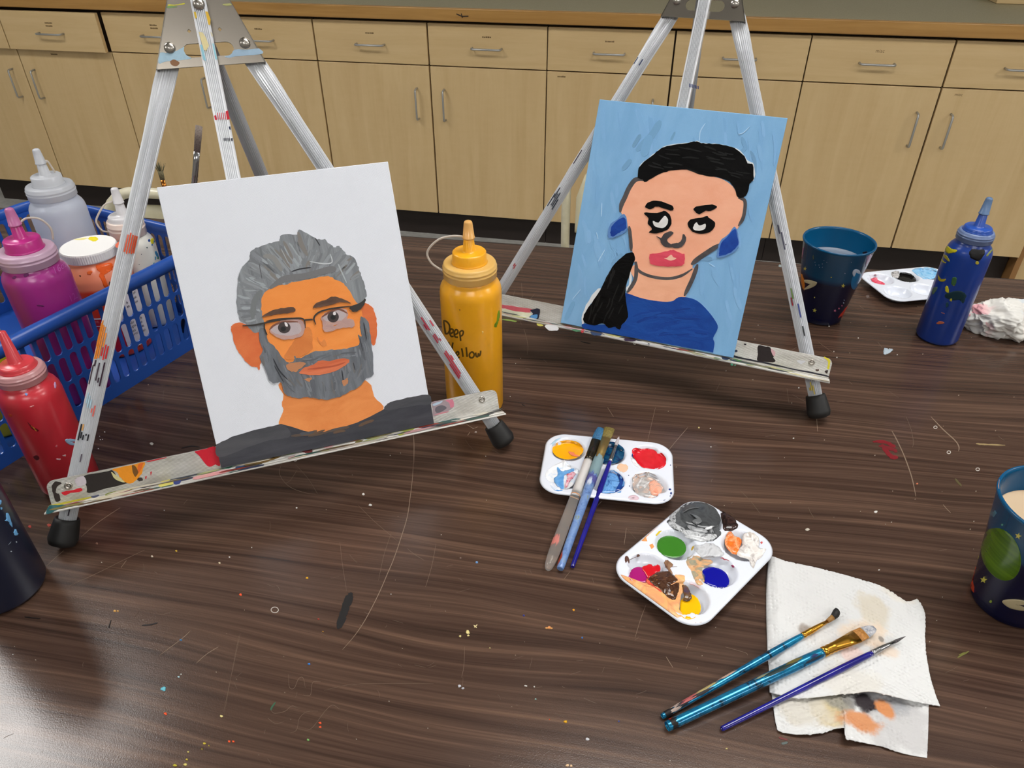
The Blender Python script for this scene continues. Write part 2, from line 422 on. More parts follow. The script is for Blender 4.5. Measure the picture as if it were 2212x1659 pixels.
# tray whose corner shows at the top right
p = at(2152, 7, 0.0905); zt = TZ+0.0895
t = thing('wooden_tray', 'pale wooden box on the worktop at the top right corner', 'tray', (p[0]+0.2, p[1]+0.12, zt))
for y_ in (0.0, 0.228):
    mb = MB(); mb.box((p[0], p[1]+y_, zt), (p[0]+0.42, p[1]+y_+0.012, zt+0.055)); obj('side_board', mb, M_drawer, t, bevel=0.001)
for x_ in (0.0, 0.408):
    mb = MB(); mb.box((p[0]+x_, p[1]+0.0125, zt), (p[0]+x_+0.012, p[1]+0.2275, zt+0.055)); obj('end_board', mb, M_drawer, t, bevel=0.001)
mb = MB(); mb.box((p[0]+0.0125, p[1]+0.0125, zt), (p[0]+0.4075, p[1]+0.2275, zt+0.006)); obj('base_board', mb, M_carcass, t)

# ------------------------------------------------------------------ art table
m, nt, b = new_mat('walnut_laminate')
v0 = coords(nt); warp = noise_tex(nt, coords(nt, (1.6, 5.5, 1)), 1.0, 2, 0.5)
sx = nd(nt, 'ShaderNodeSeparateXYZ'); nt.links.new(v0, sx.inputs[0])
yy = math_(nt, 'ADD', sx.outputs[1], math_(nt, 'MULTIPLY', warp, 0.075)); cb = nd(nt, 'ShaderNodeCombineXYZ')
nt.links.new(sx.outputs[0], cb.inputs[0]); nt.links.new(yy, cb.inputs[1])
def ycoord(sc):
    mp = nd(nt, 'ShaderNodeMapping'); mp.inputs['Scale'].default_value = sc; nt.links.new(cb.outputs[0], mp.inputs['Vector']); return mp.outputs[0]
f1 = noise_tex(nt, ycoord((1.8, 135, 1)), 1.0, 5, 0.6, 0.15); f2 = noise_tex(nt, ycoord((0.9, 26, 1)), 1.0, 4, 0.55, 0.2); f3 = noise_tex(nt, ycoord((7, 420, 1)), 1.0, 3, 0.6)
fm = math_(nt, 'ADD', math_(nt, 'MULTIPLY', f1, 0.56), math_(nt, 'ADD', math_(nt, 'MULTIPLY', f2, 0.20), math_(nt, 'MULTIPLY', f3, 0.24)))
c = ramp(nt, fm, [(0.35, lin((44, 31, 25))), (0.45, lin((66, 48, 39))), (0.53, lin((80, 60, 49))), (0.65, lin((107, 82, 66)))])
nt.links.new(c, b.inputs['Base Color']); setp(b, rough=0.40, coat=0.0, spec=0.5)
rr = noise_tex(nt, coords(nt), 14, 4); nt.links.new(math_(nt, 'ADD', math_(nt, 'MULTIPLY', rr, 0.09), 0.15), b.inputs['Roughness'])
grain = noise_tex(nt, coords(nt), 1000, 2); bump(nt, b, math_(nt, 'ADD', math_(nt, 'MULTIPLY', f3, 0.4), grain), 0.15, 0.0004)
M_table = m
TA = math.radians(1.7)
RT = Matrix.Rotation(TA, 3, 'Z')
far = at(867, 508); e1 = np.array([math.cos(TA), math.sin(TA), 0]); e2 = np.array([-math.sin(TA), math.cos(TA), 0])
tc = far+e1*((-0.25-far[0]))-e2*0.61; tc[2] = 0
tab = thing('art_table', 'big dark walnut laminate art table with paint specks and scratches', 'table', tc, RT)
def tl(x, y, z): return Vector(tc)+RT @ Vector((x, y, z))
MT = WM[tab.name]
mb = MB(); mb.box((-1.2, -0.605, TZ-0.028), (1.2, 0.605, TZ), MT); obj('tabletop', mb, M_table, tab)
mb = MB(); mb.box((-1.203, 0.6052, TZ-0.028), (1.203, 0.608, TZ-0.0004), MT); mb.box((-1.203, -0.608, TZ-0.028), (1.203, -0.6052, TZ-0.0004), MT)
mb.box((-1.203, -0.605, TZ-0.028), (-1.2002, 0.605, TZ-0.0004), MT); mb.box((1.2002, -0.605, TZ-0.028), (1.203, 0.605, TZ-0.0004), MT)
obj('edge_band', mb, plain('edge_band_dark', (40, 30, 25), rough=0.5), tab)
M_leg = plain('table_leg_black', (30, 30, 32), rough=0.4)
for sx_ in (-1, 1):
    for sy_ in (-1, 1):
        mb = MB(); q = tl(sx_*1.1, sy_*0.52, 0); mb.lathe([(0.02, 0), (0.024, 0.02), (0.024, TZ-0.0285)], q, 20); obj('leg', mb, M_leg, tab)
mb = MB(); mb.box((-1.07, -0.50, TZ-0.1), (1.07, -0.48, TZ-0.0285), MT); mb.box((-1.07, 0.48, TZ-0.1), (1.07, 0.50, TZ-0.0285), MT); obj('apron', mb, M_leg, tab)

# ------------------------------------------------------------------ cream school chairs beyond the table
M_cream = mottled('cream_plastic', (206, 198, 166), (216, 209, 180), 20, rough=0.4)
M_tube = mottled('cream_enamel', (212, 205, 178), (222, 216, 192), 35, rough=0.3, coat=0.3)
def chair(cx, cy, ztop, label):
    t = thing('school_chair', label, 'chair', (cx, cy, 0), group='cream school chairs beyond the table')
    W = 0.205; zt = ztop
    arch = [(-W, 0.0, 0.0), (-W, 0.0, zt-0.16)]
    for k in range(9): a = PI-k*PI/16; arch.append((-W+0.10+0.10*math.cos(a), 0.0, zt-0.10+0.10*math.sin(a)))
    full = arch+[(-x, y, z) for x, y, z in arch[::-1]]
    mb = MB(); mb.tube([(cx+x, cy+y+0.10*(1-z/zt)**2, z) for x, y, z in full], 0.0115, 14); obj('back_frame', mb, M_tube, t)
    for s in (-1, 1):
        mb = MB(); mb.tube([(cx+s*W, cy-0.36, 0.0), (cx+s*W, cy-0.33, 0.42), (cx+s*(W-0.012), cy-0.29, 0.435), (cx+s*(W-0.012), cy+0.006, 0.435)], 0.0115, 12); obj('leg', mb, M_tube, t)
    P = []
    for i in range(21):                      # back panel, rounded shoulders, slightly dished
        x = -0.178+0.356*i/20; row = []
        ed = max(0, abs(x)-0.11)/0.068; top = zt-0.03-0.085*(1-math.sqrt(max(0, 1-ed*ed)))
        for j in range(9): z = zt-0.205+(top-(zt-0.205))*j/8; row.append((cx+x, cy-0.012+0.02*(1-(x/0.178)**2), z))
        P.append(row)
    mb = MB(); mb.grid(P); o = obj('back_panel', mb, M_cream, t); so = o.modifiers.new('solid', 'SOLIDIFY'); so.thickness = 0.008; so.offset = 0
    P = []
    for i in range(17):
        x = -0.185+0.37*i/16
        P.append([(cx+x, cy-0.37+0.36*j/12, 0.452-0.02*(1-(x/0.185)**2)*math.sin(PI*j/12)-0.03*max(0, (1-j/2.5))) for j in range(13)])
    mb = MB(); mb.grid(P); o = obj('seat', mb, M_cream, t); so = o.modifiers.new('solid', 'SOLIDIFY'); so.thickness = 0.008; so.offset = 0
    mb = MB(); e = [(0.06*math.cos(a), 0.018*math.sin(a)) for a in [2*PI*k/20 for k in range(20)]]
    return t
q = at(343, 428, -0.085)
chair(q[0]+0.055, q[1], TZ-0.075, 'cream chair with curved tube back beyond the table, showing beside the left easel leg')
chair(-0.018, 1.76, TZ-0.055, 'cream chair with tube uprights beyond the table, mostly hidden by the blue portrait')

# ------------------------------------------------------------------ easels and canvases
M_alu = mottled('fluted_aluminium', (204, 206, 210), (214, 216, 220), 25, rough=0.38, metal=0.35)
m, nt, b = new_mat('ribbed_tray'); s_ = nd(nt, 'ShaderNodeSeparateXYZ'); nt.links.new(coords(nt), s_.inputs[0])
rb_ = math_(nt, 'SINE', math_(nt, 'MULTIPLY', math_(nt, 'ADD', s_.outputs[2], math_(nt, 'MULTIPLY', s_.outputs[1], 0.6)), 2*PI/0.0013)); gr_ = noise_tex(nt, coords(nt, (30, 90, 90)), 1.0, 4)
nt.links.new(ramp(nt, math_(nt, 'ADD', math_(nt, 'MULTIPLY', rb_, 0.10), gr_), [(0.3, lin((168, 164, 156))), (0.55, lin((198, 196, 190))), (0.8, lin((210, 208, 204)))]), b.inputs['Base Color']); setp(b, rough=0.42, metal=0.25)
bump(nt, b, rb_, 0.5, 0.0004); M_tray = m
M_plate = plain('plate_steel', (150, 143, 133), rough=0.27, metal=1.0)
M_rivet = plain('rivet_steel', (176, 170, 162), rough=0.28, metal=1.0)
M_rubber = mottled('black_rubber', (20, 20, 20), (32, 31, 30), 60, rough=0.55)
M_smear = attr_mat('dried_paint', 0.42, 0.1, 0.35, 0.18, 300)
M_canvas_edge = plain('canvas_edge_white', (236, 236, 234), rough=0.8)

class Frame:
    """canvas frame: u along the bottom edge, v up the face, w towards the painter"""
    def __init__(self, O, psi, tilt):
        self.O = np.array(O)+np.array([0, 0, TZ]); p = math.radians(psi); a = math.radians(tilt)
        self.u = np.array([math.cos(p), math.sin(p), 0]); bk = np.array([-math.sin(p), math.cos(p), 0])
        self.back = bk; self.v = np.array([0, 0, 1])*math.cos(a)+bk*math.sin(a); self.w = np.cross(self.u, self.v); self.psi = p
        self.R = Matrix((tuple(self.u), tuple(self.v), tuple(self.w))).transposed()
    def p(self, u, v, w): return Vector(self.O+self.u*u+self.v*v+self.w*w)
    def surf(self, w=0.0): return plane_surf(self.O+self.w*w, self.w)

def fluted(mb, path, rad, X, Yd, n=24, depth=0.0013):
    """fluted tube: path of points, rad = [(rx, ry)], X/Yd cross-section axes"""
    secs = []
    for P, (rx, ry) in zip(path, rad):
        ring = []
        for k in range(n*4):
            t = 2*PI*(k+(0.25 if k % 4 == 1 else -0.25 if k % 4 == 2 else 0.2 if k % 4 == 3 else -0.2)*0.6)/(n*4); d = 1-(depth/rx if (k % 4) in (0, 3) else 0.0)
            ring.append(P+X*(rx*d*math.cos(t))+Yd*(ry*d*math.sin(t)))
        secs.append(ring)
    mb.loft(secs, False)

def easel(F, uc, label, rear_u, rear_top, hl=0.2055):
    base = F.O+F.u*uc; base[2] = TZ
    t = thing('display_easel', label, 'easel', base, Matrix.Rotation(F.psi, 3, 'Z'), 'aluminium table easels')
    U, V, W = Vector(F.u), Vector(F.v), Vector(F.w)
    def Wl(v): return -0.0125-0.0075*v/0.3485
    def L(s, v):
        h = 0.0373+(0.3485-v)/0.4*0.1755
        if v > 0.335: h = 0.0373+(0.3485-0.335)/0.4*0.1755-(v-0.335)*0.46
        return F.p(uc+s*h, v, Wl(v))
    vend = None
    v = 0.0
    while F.p(uc, v, Wl(v)).z-TZ > 0.0155: v -= 0.0005
    vend = v
    for s in (-1, 1):
        vs = [0.361, 0.352, 0.335, 0.318, 0.295, 0.15, vend]
        rad = [(0.0070, 0.003), (0.0084, 0.0034), (0.0086, 0.0045), (0.0080, 0.0062), (0.0074, 0.0068), (0.0072, 0.0070), (0.0072, 0.0070)]
        path = [L(s, q) for q in vs]; ax = (path[-1]-path[-2]).normalized(); Xd = (U-ax*U.dot(ax)).normalized(); Yd = ax.cross(Xd)
        mb = MB(); fluted(mb, path, rad, Xd, Yd); lg = obj('leg', mb, M_alu, t)
        end = path[-1]; mb = MB(); tip = end-ax*0.010
        # rubber foot: rounded cup along the leg
        k = (TZ+0.0015-end.z)/ax.z
        prof = [(0.0086, 0.0), (0.0100, 0.0005), (0.0106, 0.004), (0.0122, 0.018), (0.0122, 0.020), (0.0108, 0.0240), (0.0070, 0.0256), (0.0, 0.0258)]
        prof = [(0.0075, 0.003)]+prof
        hi = max(h for r, h in prof); sc_ = 1.0
        # slide the cup along the leg until its lowest rim touches the table
        st = end-ax*0.012
        low = min((st+ax*h).z-r*math.sqrt(max(0, 1-ax.z**2)) for r, h in prof); st = st+ax*((low-TZ-0.0004)/(-ax.z))
        mb.lathe(prof, st, 28, True, ax, True); obj('rubber_foot', mb, M_rubber, t)
    # rear leg
    top = F.p(uc+rear_top, 0.392, -0.024); r = 0.0070
    ft = Vector(base)+U*rear_u+Vector(F.back)*0.285; ft.z = TZ+0.013
    ax = (ft-top).normalized(); Xd = (U-ax*U.dot(ax)).normalized(); Yd = ax.cross(Xd)
    mb = MB(); fluted(mb, [top, top.lerp(ft, 0.1), ft-ax*0.004], [(0.0060, 0.0035), (0.0068, 0.0066), (0.0072, 0.0068)], Xd, Yd); obj('rear_leg', mb, M_alu, t)
    prof = [(0.0075, 0.003), (0.0086, 0), (0.0104, 0.002), (0.0122, 0.018), (0.0108, 0.023), (0.006, 0.0255), (0.0, 0.0256)]
    st = ft-ax*0.012; low = min((st+ax*h).z-q*math.sqrt(max(0, 1-ax.z**2)) for q, h in prof); st = st+ax*((low-TZ-0.0004)/(-ax.z))
    mb = MB(); mb.lathe(prof, st, 28, True, ax); obj('rubber_foot', mb, M_rubber, t)
    # head plate with grip slot and two diamond holes
    hw = lambda v: 0.0452-(v-0.3475)*0.372
    outer = [(-hw(0.3475), 0.3475), (hw(0.3475), 0.3475), (hw(0.418), 0.418), (hw(0.43)-0.006, 0.430), (-hw(0.43)+0.006, 0.430), (-hw(0.418), 0.418)]
    sl = []
    for k in range(9): a = -PI/2+PI*k/8; sl.append((0.0151+0.0056*math.cos(a), 0.3606+0.0056*math.sin(a)))
    for k in range(9): a = PI/2+PI*k/8; sl.append((-0.0151+0.0056*math.cos(a), 0.3606+0.0056*math.sin(a)))
    hs = [[(s*0.0125+0.0017*math.cos(a), 0.3765+0.0017*math.sin(a)) for a in (0, PI/2, PI, 1.5*PI)] for s in (-1, 1)]
    loops = [outer, sl]+hs; flat = [q for l in loops for q in l]; tri = tessellate_polygon([[Vector((a, c, 0)) for a, c in l] for l in loops])
    n = len(flat); mb = MB(); vs = [F.p(uc+a, c, -0.0112) for a, c in flat]+[F.p(uc+a, c, -0.0128) for a, c in flat]
    fs = [tuple(q) for q in tri]+[tuple(n+i for i in q) for q in tri]; st_ = 0
    for l in loops:
        m_ = len(l); fs += [(st_+i, st_+(i+1) % m_, n+st_+(i+1) % m_, n+st_+i) for i in range(m_)]; st_ += m_
    mb.add(vs, fs)
    for s in (-1, 1):                                                    # folded side flanges
        q = [(s*hw(0.3475), 0.3475), (s*hw(0.418), 0.418)]
        mb.add([F.p(uc+a, c, ww) for ww in (-0.0112, -0.026) for a, c in q]+[F.p(uc+a-s*0.0012, c, ww) for ww in (-0.0112, -0.026) for a, c in q],
               [(0, 1, 3, 2), (4, 6, 7, 5), (0, 2, 6, 4), (1, 5, 7, 3), (2, 3, 7, 6), (0, 4, 5, 1)])
    pl = obj('head_plate', mb, M_plate, t)
    for a, c, ww, R_ in ((-0.0307, 0.364, -0.0111, 0.0047), (0.0307, 0.364, -0.0111, 0.0047), (0.0, 0.395, -0.0034, 0.0049)):
        mb = MB(); mb.lathe([(R_*math.cos(q), R_*0.62*math.sin(q)) for q in [PI/2*k/8 for k in range(9)]], F.p(uc+a, c, ww), 28, True, F.w); obj('rivet', mb, M_rivet, t)
    # centre bar, a fluted flat strip with turned edges
    mb = MB(); hb = 0.0062; prof = [(-hb, -0.0072), (-hb, -0.0002), (-hb+0.0012, 0.0)]
    for k in range(6):
        a = -hb+0.0018+k*(2*hb-0.0036)/6; s6 = (2*hb-0.0036)/6
        prof += [(a+0.05*s6, 0.0), (a+0.15*s6, -0.0012), (a+0.50*s6, -0.0012), (a+0.60*s6, 0.0)]
    prof += [(hb-0.0012, 0.0), (hb, -0.0002), (hb, -0.0072)]
    rings = []
    for v_, k in ((0.4035, 0.55), (0.4015, 0.8), (0.398, 1.0), (0.02, 1.0)):
        rings.append([F.p(uc+a*k+(0.398-v_)*-0.012, v_, c-0.0036) for a, c in prof])
    mb.loft(rings, False); obj('centre_bar', mb, M_alu, t)
    # tray: back plate with rounded upper corners, ledge with a small bead
    r = 0.006; z0, z1 = -0.0035, 0.018
    pts = [(-hl, z0), (hl, z0)]+[(hl-r+r*math.cos(a), z1-r+r*math.sin(a)) for a in [PI/2*k/6 for k in range(7)]]+[(-hl+r+r*math.cos(a), z1-r+r*math.sin(a)) for a in [PI/2+PI/2*k/6 for k in range(7)]]
    mb = MB(); mb.prism([F.p(uc+a, c, -0.0048) for a, c in pts], Vector(F.w)*0.0013); 
    obj('tray_back', mb, M_tray, t)
    lv_ = lambda c: -0.0031-0.0813*(c+0.0035)
    mb = MB(); pr = [(-0.0048, -0.0034), (-0.0048, -0.0050), (0.0152, lv_(0.0152)-0.0014), (0.0160, lv_(0.016)-0.0009), (0.0160, lv_(0.016)-0.0003), (0.0152, lv_(0.0152))]
    for k in range(8): a = 0.0144-k*0.0022; pr += [(a, lv_(a)-0.0003), (a-0.0006, lv_(a-0.0006)), (a-0.0012, lv_(a-0.0012))]
    mb.loft([[F.p(uc+s*(hl+0.001), c, ww) for ww, c in pr] for s in (-1, 1)], False); obj('tray_ledge', mb, M_tray, t)
    for s in (-1, 1):
        mb = MB(); R_ = 0.0033; mb.lathe([(R_, 0), (R_, 0.0006), (R_*0.8, 0.0012), (R_*0.55, 0.0013), (R_*0.5, 0.0005), (R_*0.25, 0.0005), (R_*0.15, 0.0011), (0, 0.0011)], F.p(uc+s*0.189, 0.0105, -0.0034), 20, True, F.w); obj('screw', mb, M_rivet, t)
    return t, L

FA = Frame((-0.27819, 0.49329, 0.04896), 31.079, 25.662)
FB = Frame((0.00358, 0.73631, 0.05355), -11.054, 24.488)
EA, LA = easel(FA, -0.0355, 'aluminium table easel on the left holding the bearded man portrait', 0.062, -0.005)
EB, LB = easel(FB, -0.0075, 'aluminium table easel in the middle distance holding the light blue portrait', -0.025, -0.008, 0.2090)

def canvas(F, s, label, m, ubot=0.0):
    t = thing('canvas_panel', label, 'painting', F.O, F.R, 'painted canvas panels')
    hwd = 0.1015*s; mb = MB()
    V_ = [F.p(a, c, ww) for ww in (-0.0028, 0.0) for a, c in ((-hwd, -0.0018), (hwd, -0.0018), (hwd, 0.254*s), (-hwd, 0.254*s))]
    mb.add(V_, [(0,3,2,1),(4,5,6,7),(0,1,5,4),(1,2,6,5),(2,3,7,6),(3,0,4,7)]); obj('panel', mb, m, t, bevel=0.0006, seg=2); return t
m, nt, b = new_mat('primed_canvas'); b.inputs['Base Color'].default_value = lin((232, 235, 243)); setp(b, rough=0.8, spec=0.2); bump(nt, b, weave(nt), 0.55, 0.0003); M_primed = m
M_sky = art('pale_blue_acrylic', (118, 168, 212), (138, 186, 226), 1.2, 30, 9, 0.45, 0.25, 0.6, 0.25, 0.75)
CA = canvas(FA, 0.985, 'white canvas panel painted with a grey-haired bearded man in glasses', M_primed)
CB = canvas(FB, 1.0, 'light blue canvas panel painted with a black-haired woman in a blue top', M_sky)

KA = crop(320, 340, 640/1561.0); KB = crop(1180, 180, 560/1498.0)
class Paint:
    def __init__(self, T, F, K): self.T = T; self.S = F.surf(0.0); self.K = K; self.lv = 0.00012
    def area(self, name, polys, m, amp=2.0, n=4, off=None, kind=None, cols=None, smooth=True):
        self.lv += 0.00005 if kind is None else 0.00012; mb = MB()
        for i, q in enumerate(polys):
            px = self.K(rough(catmull(q, n), amp) if smooth else q)
            patch(mb, px, self.S, (off or self.lv), 0, 0, cols[i % len(cols)] if cols else None)
            if kind is None: obj(name, mb, m, self.T, fixn=False); mb = MB()
        if kind: obj(name, mb, m, self.T, kind=kind, fixn=False)
def inside(p, poly):
    r = False; j = len(poly)-1
    for i in range(len(poly)):
        (xi, yi), (xj, yj) = poly[i], poly[j]
        if (yi > p[1]) != (yj > p[1]) and p[0] < (xj-xi)*(p[1]-yi)/(yj-yi)+xi: r = not r
        j = i
    return r
def strokes(poly, n, dirfn, ln, wd, rnd):
    xs = [p[0] for p in poly]; ys = [p[1] for p in poly]; out = []; tries = 0
    while len(out) < n and tries < n*40:
        tries += 1; c = (rnd.uniform(min(xs), max(xs)), rnd.uniform(min(ys), max(ys)))
        if not inside(c, poly): continue
        a = dirfn(*c)+rnd.uniform(-0.18, 0.18); l = rnd.uniform(*ln)/2; k = rnd.uniform(-0.12, 0.12)
        P = [(c[0]-math.cos(a-k)*l, c[1]-math.sin(a-k)*l), c, (c[0]+math.cos(a+k)*l, c[1]+math.sin(a+k)*l)]
        if inside(P[0], poly) and inside(P[2], poly): out.append(ribbon(P, rnd.uniform(*wd), 5))
    return out
M_strk = attr_mat('acrylic_strokes', 0.5, 0.0, 0.2, 0.05, 500)
# ---- bearded man
A = Paint(CA, FA, KA); R1 = random.Random(3)
A.area('painted_neck', [[(700,1180),(712,1250),(705,1300),(712,1340),(690,1408),(760,1425),(870,1452),(960,1445),(1100,1400),(1238,1330),(1190,1260),(1150,1180),(900,1100)]], art('neck_orange', (224,132,70), (240,154,88), 0.5, 25, 60), 2.5)
A.area('painted_shirt', [[(357,1513),(400,1495),(440,1472),(500,1455),(560,1436),(640,1420),(700,1404),(760,1420),(820,1440),(870,1450),(960,1442),(1030,1420),(1100,1397),(1170,1365),(1240,1328),(1262,1296),(1330,1276),(1400,1260),(1481,1250),(1506,1402),(1300,1446),(900,1530),(640,1583),(385,1636)]], art('shirt_charcoal', (54,55,62), (74,74,80), 0.25, 14, 70, 0.45), 0.0, smooth=False)
A.area('shirt_shoulder', [[(1243,1325),(1262,1297),(1330,1275),(1400,1259),(1478,1252),(1490,1300),(1420,1306),(1340,1318),(1270,1332)],[(362,1515),(440,1478),(560,1440),(700,1410),(745,1440),(740,1475),(640,1490),(520,1530),(375,1580)]], art('shirt_lighter', (66,67,72), (88,88,92), 0.2, 14, 70), 2.0)
A.area('shirt_rub', strokes([(740,1440),(1130,1395),(1240,1340),(1250,1390),(900,1480),(740,1480)], 10, lambda x, y: -0.25, (60,150), (6,16), R1), M_strk, 0.5, 1, kind='stuff', cols=[(104,82,66),(92,78,68),(84,84,88)], smooth=False)
A.area('painted_ear', [[(437,890),(470,870),(520,880),(570,905),(605,940),(612,1000),(608,1050),(592,1090),(585,1122),(574,1105),(545,1100),(510,1070),(480,1030),(455,980),(443,930)]], art('ear_red_orange', (214,104,58), (228,126,74), 1.0, 20, 50), 2)
A.area('painted_ear', [[(1120,775),(1170,780),(1195,820),(1205,880),(1203,950),(1190,990),(1175,975),(1150,940),(1120,880)]], art('ear_red_orange_b', (214,104,58), (228,126,74), 1.0, 20, 50), 2)
A.area('painted_face', [[(592,740),(620,690),(690,650),(800,630),(950,610),(1050,660),(1100,750),(1130,830),(1125,950),(1100,1090),(1000,1200),(850,1230),(700,1170),(630,1060),(600,960),(596,850)]], art('face_orange', (238,140,62), (248,156,80), 0.4, 20, 40, 0.42, 0.3), 2)
hair = [(487,862),(470,800),(466,720),(474,640),(487,590),(510,560),(535,540),(537,500),(560,482),(600,465),(650,450),(690,440),(695,415),(735,402),(785,410),(790,385),(815,388),(850,408),(890,430),(930,432),(955,455),(985,475),(1000,465),(1025,485),(1050,515),(1080,525),(1100,560),(1115,600),(1130,640),(1145,690),(1150,725),(1140,745),(1120,775),(1095,765),(1060,705),(1030,665),(990,645),(950,625),(900,632),(830,645),(770,655),(720,672),(680,672),(640,690),(610,720),(596,750),(597,800),(604,845),(612,900),(575,925),(535,905),(520,882)]
A.area('painted_hair', [hair], art('hair_grey', (112,115,119), (150,155,160), 1.25, 170, 14, 0.4, 0.9), 3)
def hdir(x, y): return math.atan2(y-900, x-830)+(0.18 if x > 830 else -0.35)
A.area('hair_strokes', strokes(hair, 170, hdir, (50,140), (5,20), R1), M_strk, 0.8, 1, kind='stuff', cols=[(126,130,134),(136,140,144),(148,153,158),(120,123,128),(130,134,138),(142,146,150),(160,166,172),(130,126,122),(134,138,144)], smooth=False)
A.area('hair_strokes', [ribbon(p, w_, 6) for p, w_ in (([(640,690),(720,640),(830,625),(960,590),(985,600)], 34), ([(606,520),(660,530),(705,600)], 26), ([(600,700),(560,760),(550,850)], 30))], M_strk, 1.5, 1, kind='stuff', cols=[(118,118,120),(140,140,138),(120,124,126)], smooth=False)
A.area('hair_ridges', [ribbon(p, w_, 6) for p, w_ in (([(755,602),(800,588),(858,580)], 7), ([(880,425),(905,465)], 5), ([(850,548),(925,560),(968,552),(960,510)], 6), ([(700,480),(740,560)], 4), ([(585,560),(600,640)], 4), ([(1000,560),(1045,660)], 7))], M_strk, 0.4, 1, kind='stuff', cols=[(48,48,52),(52,52,55),(196,200,204),(170,174,178),(84,84,88),(176,182,186)], smooth=False)
A.area('nose_shade', [[(770,960),(815,900),(850,895),(864,930),(866,985),(860,1015),(810,1045),(755,1066),(715,1050),(740,1010)],[(888,945),(912,972),(926,958),(941,988),(922,994),(900,975)]], art('nose_brown', (212,122,62), (228,140,74), 1.1, 30, 30), 2)
beard = [(590,900),(585,960),(604,1010),(588,1060),(620,1120),(640,1175),(665,1190),(700,1185),(715,1240),(760,1262),(800,1268),(840,1262),(900,1272),(950,1275),(1010,1260),(1060,1232),(1110,1208),(1150,1165),(1186,1140),(1183,1050),(1176,980),(1165,900),(1158,865),(1140,845),(1118,840),(1116,880),(1125,940),(1106,935),(1112,985),(1060,1003),(1000,1012),(930,1017),(870,1024),(815,1052),(785,1058),(772,1046),(765,1072),(735,1080),(700,1045),(665,995),(632,965),(618,905)]
A.area('painted_beard', [beard], art('beard_grey', (92,95,101), (126,131,138), 1.5, 110, 22, 0.4, 0.8), 2.5)
def bdir(x, y): return 1.25+0.9*(x-880)/300 if y > 1120 else (-0.2 if y < 1070 and 760 < x < 1060 else 1.35)
A.area('beard_strokes', strokes(beard, 85, bdir, (35,90), (4,12), R1), M_strk, 0.8, 1, kind='stuff', cols=[(104,108,114),(116,120,126),(128,133,139),(96,99,105),(112,110,110),(122,126,131)], smooth=False)
A.area('beard_ridges', [ribbon(p, w_, 6) for p, w_ in (([(660,1060),(690,1120),(735,1170)], 6), ([(665,1095),(715,1185)], 5), ([(1020,1120),(1030,1190)], 6), ([(1080,1080),(1090,1120)], 5), ([(1135,870),(1150,960)], 6), ([(1115,950),(1130,1020)], 4))], M_strk, 0.4, 1, kind='stuff', cols=[(52,54,60),(60,62,68)], smooth=False)
A.area('beard_orange_gaps', [[(725,1100),(760,1080),(830,1085),(800,1110),(775,1130),(740,1120)],[(1020,1180),(1050,1165),(1052,1190),(1030,1200)],[(820,1170),(860,1160),(850,1180)]], art('gap_orange', (170,124,98), (206,138,90), 0.3, 30, 60), 4)
A.area('painted_mouth', [[(800,1138),(815,1112),(870,1090),(905,1070),(960,1072),(1000,1062),(1045,1060),(1060,1074),(1030,1100),(985,1125),(930,1140),(870,1146)]], art('mouth_terracotta', (204,98,62), (226,130,90), 0.2, 16, 90), 2)
A.area('mouth_shade', [ribbon([(840,1115),(910,1108),(980,1098),(1040,1078)], 9, 5)], art('mouth_dark', (176,82,56), (196,98,66), 0.2, 16, 90), 1, 1, smooth=False)
A.area('cheek_patch', [[(640,905),(665,940),(720,960),(800,945),(826,905),(815,865),(760,850),(700,862)],[(920,895),(985,885),(1060,848),(1086,872),(1072,895),(1010,900),(940,920)],[(915,835),(960,808),(1030,795),(1052,822),(1040,858),(1000,878),(930,896),(918,872)]], art('mauve_shadow', (172,140,138), (200,162,150), 0.2, 40, 60), 3)
A.area('painted_eye', [[(645,905),(662,882),(700,868),(760,864),(800,880),(806,915),(770,935),(720,938),(672,928)],[(922,838),(960,816),(1010,802),(1042,822),(1030,850),(1000,862),(940,862)]], art('eye_white_mauve', (176,160,164), (196,182,184), 0.2, 40, 60), 1.5)
A.area('upper_lid', [ribbon(p, 10, 5) for p in ([(640,908),(664,884),(715,866),(790,866)], [(914,842),(955,815),(1005,800),(1050,822)])], plain('lid_brown', (120,70,50), rough=0.5), 1, 1, smooth=False)
A.area('iris', [ellipse(717, 896, 33, 30), ellipse(974, 840, 30, 29)], plain('iris_dark', (56, 44, 44), rough=0.35), 1, 1, smooth=False)
A.area('pupil', [ellipse(712, 903, 14, 13), ellipse(974, 842, 14, 13)], plain('pupil_black', (16, 13, 14), rough=0.3), 1, 1, smooth=False)
A.area('eye_glint', [[(718,868),(732,872),(736,890),(724,888)], ellipse(981, 822, 8, 9, 12)], plain('glint_white', (232, 226, 226), rough=0.4), 0.5, 2)
A.area('painted_eyebrow', [[(596,842),(640,812),(700,795),(765,790),(774,806),(760,816),(700,824),(650,832)],[(870,788),(895,762),(940,748),(975,733),(1020,745),(1068,768),(1010,764),(940,782),(885,792)]], art('brow_brown', (78,56,48), (112,84,68), 0.1, 40, 160), 2)
A.area('painted_glasses', [ribbon(p, w_, 6, True) for p, w_ in (([(498,886),(560,882),(612,872),(680,858),(760,848),(818,852),(828,898)], 8), ([(822,856),(868,853)], 8), ([(884,880),(873,848),(890,822),(930,804),(1000,791),(1070,784)], 8), ([(612,872),(614,905),(628,935)], 7), ([(620,862),(690,850),(780,845)], 5))], plain('glasses_black', (38, 32, 28), rough=0.5), 1.2, 1, smooth=False)
A.area('glasses_hinge', [[(1062,788),(1100,774),(1141,746),(1143,762),(1118,800),(1088,814),(1070,806)]], plain('glasses_hinge_black', (46, 40, 36), rough=0.55), 2.5, 3)
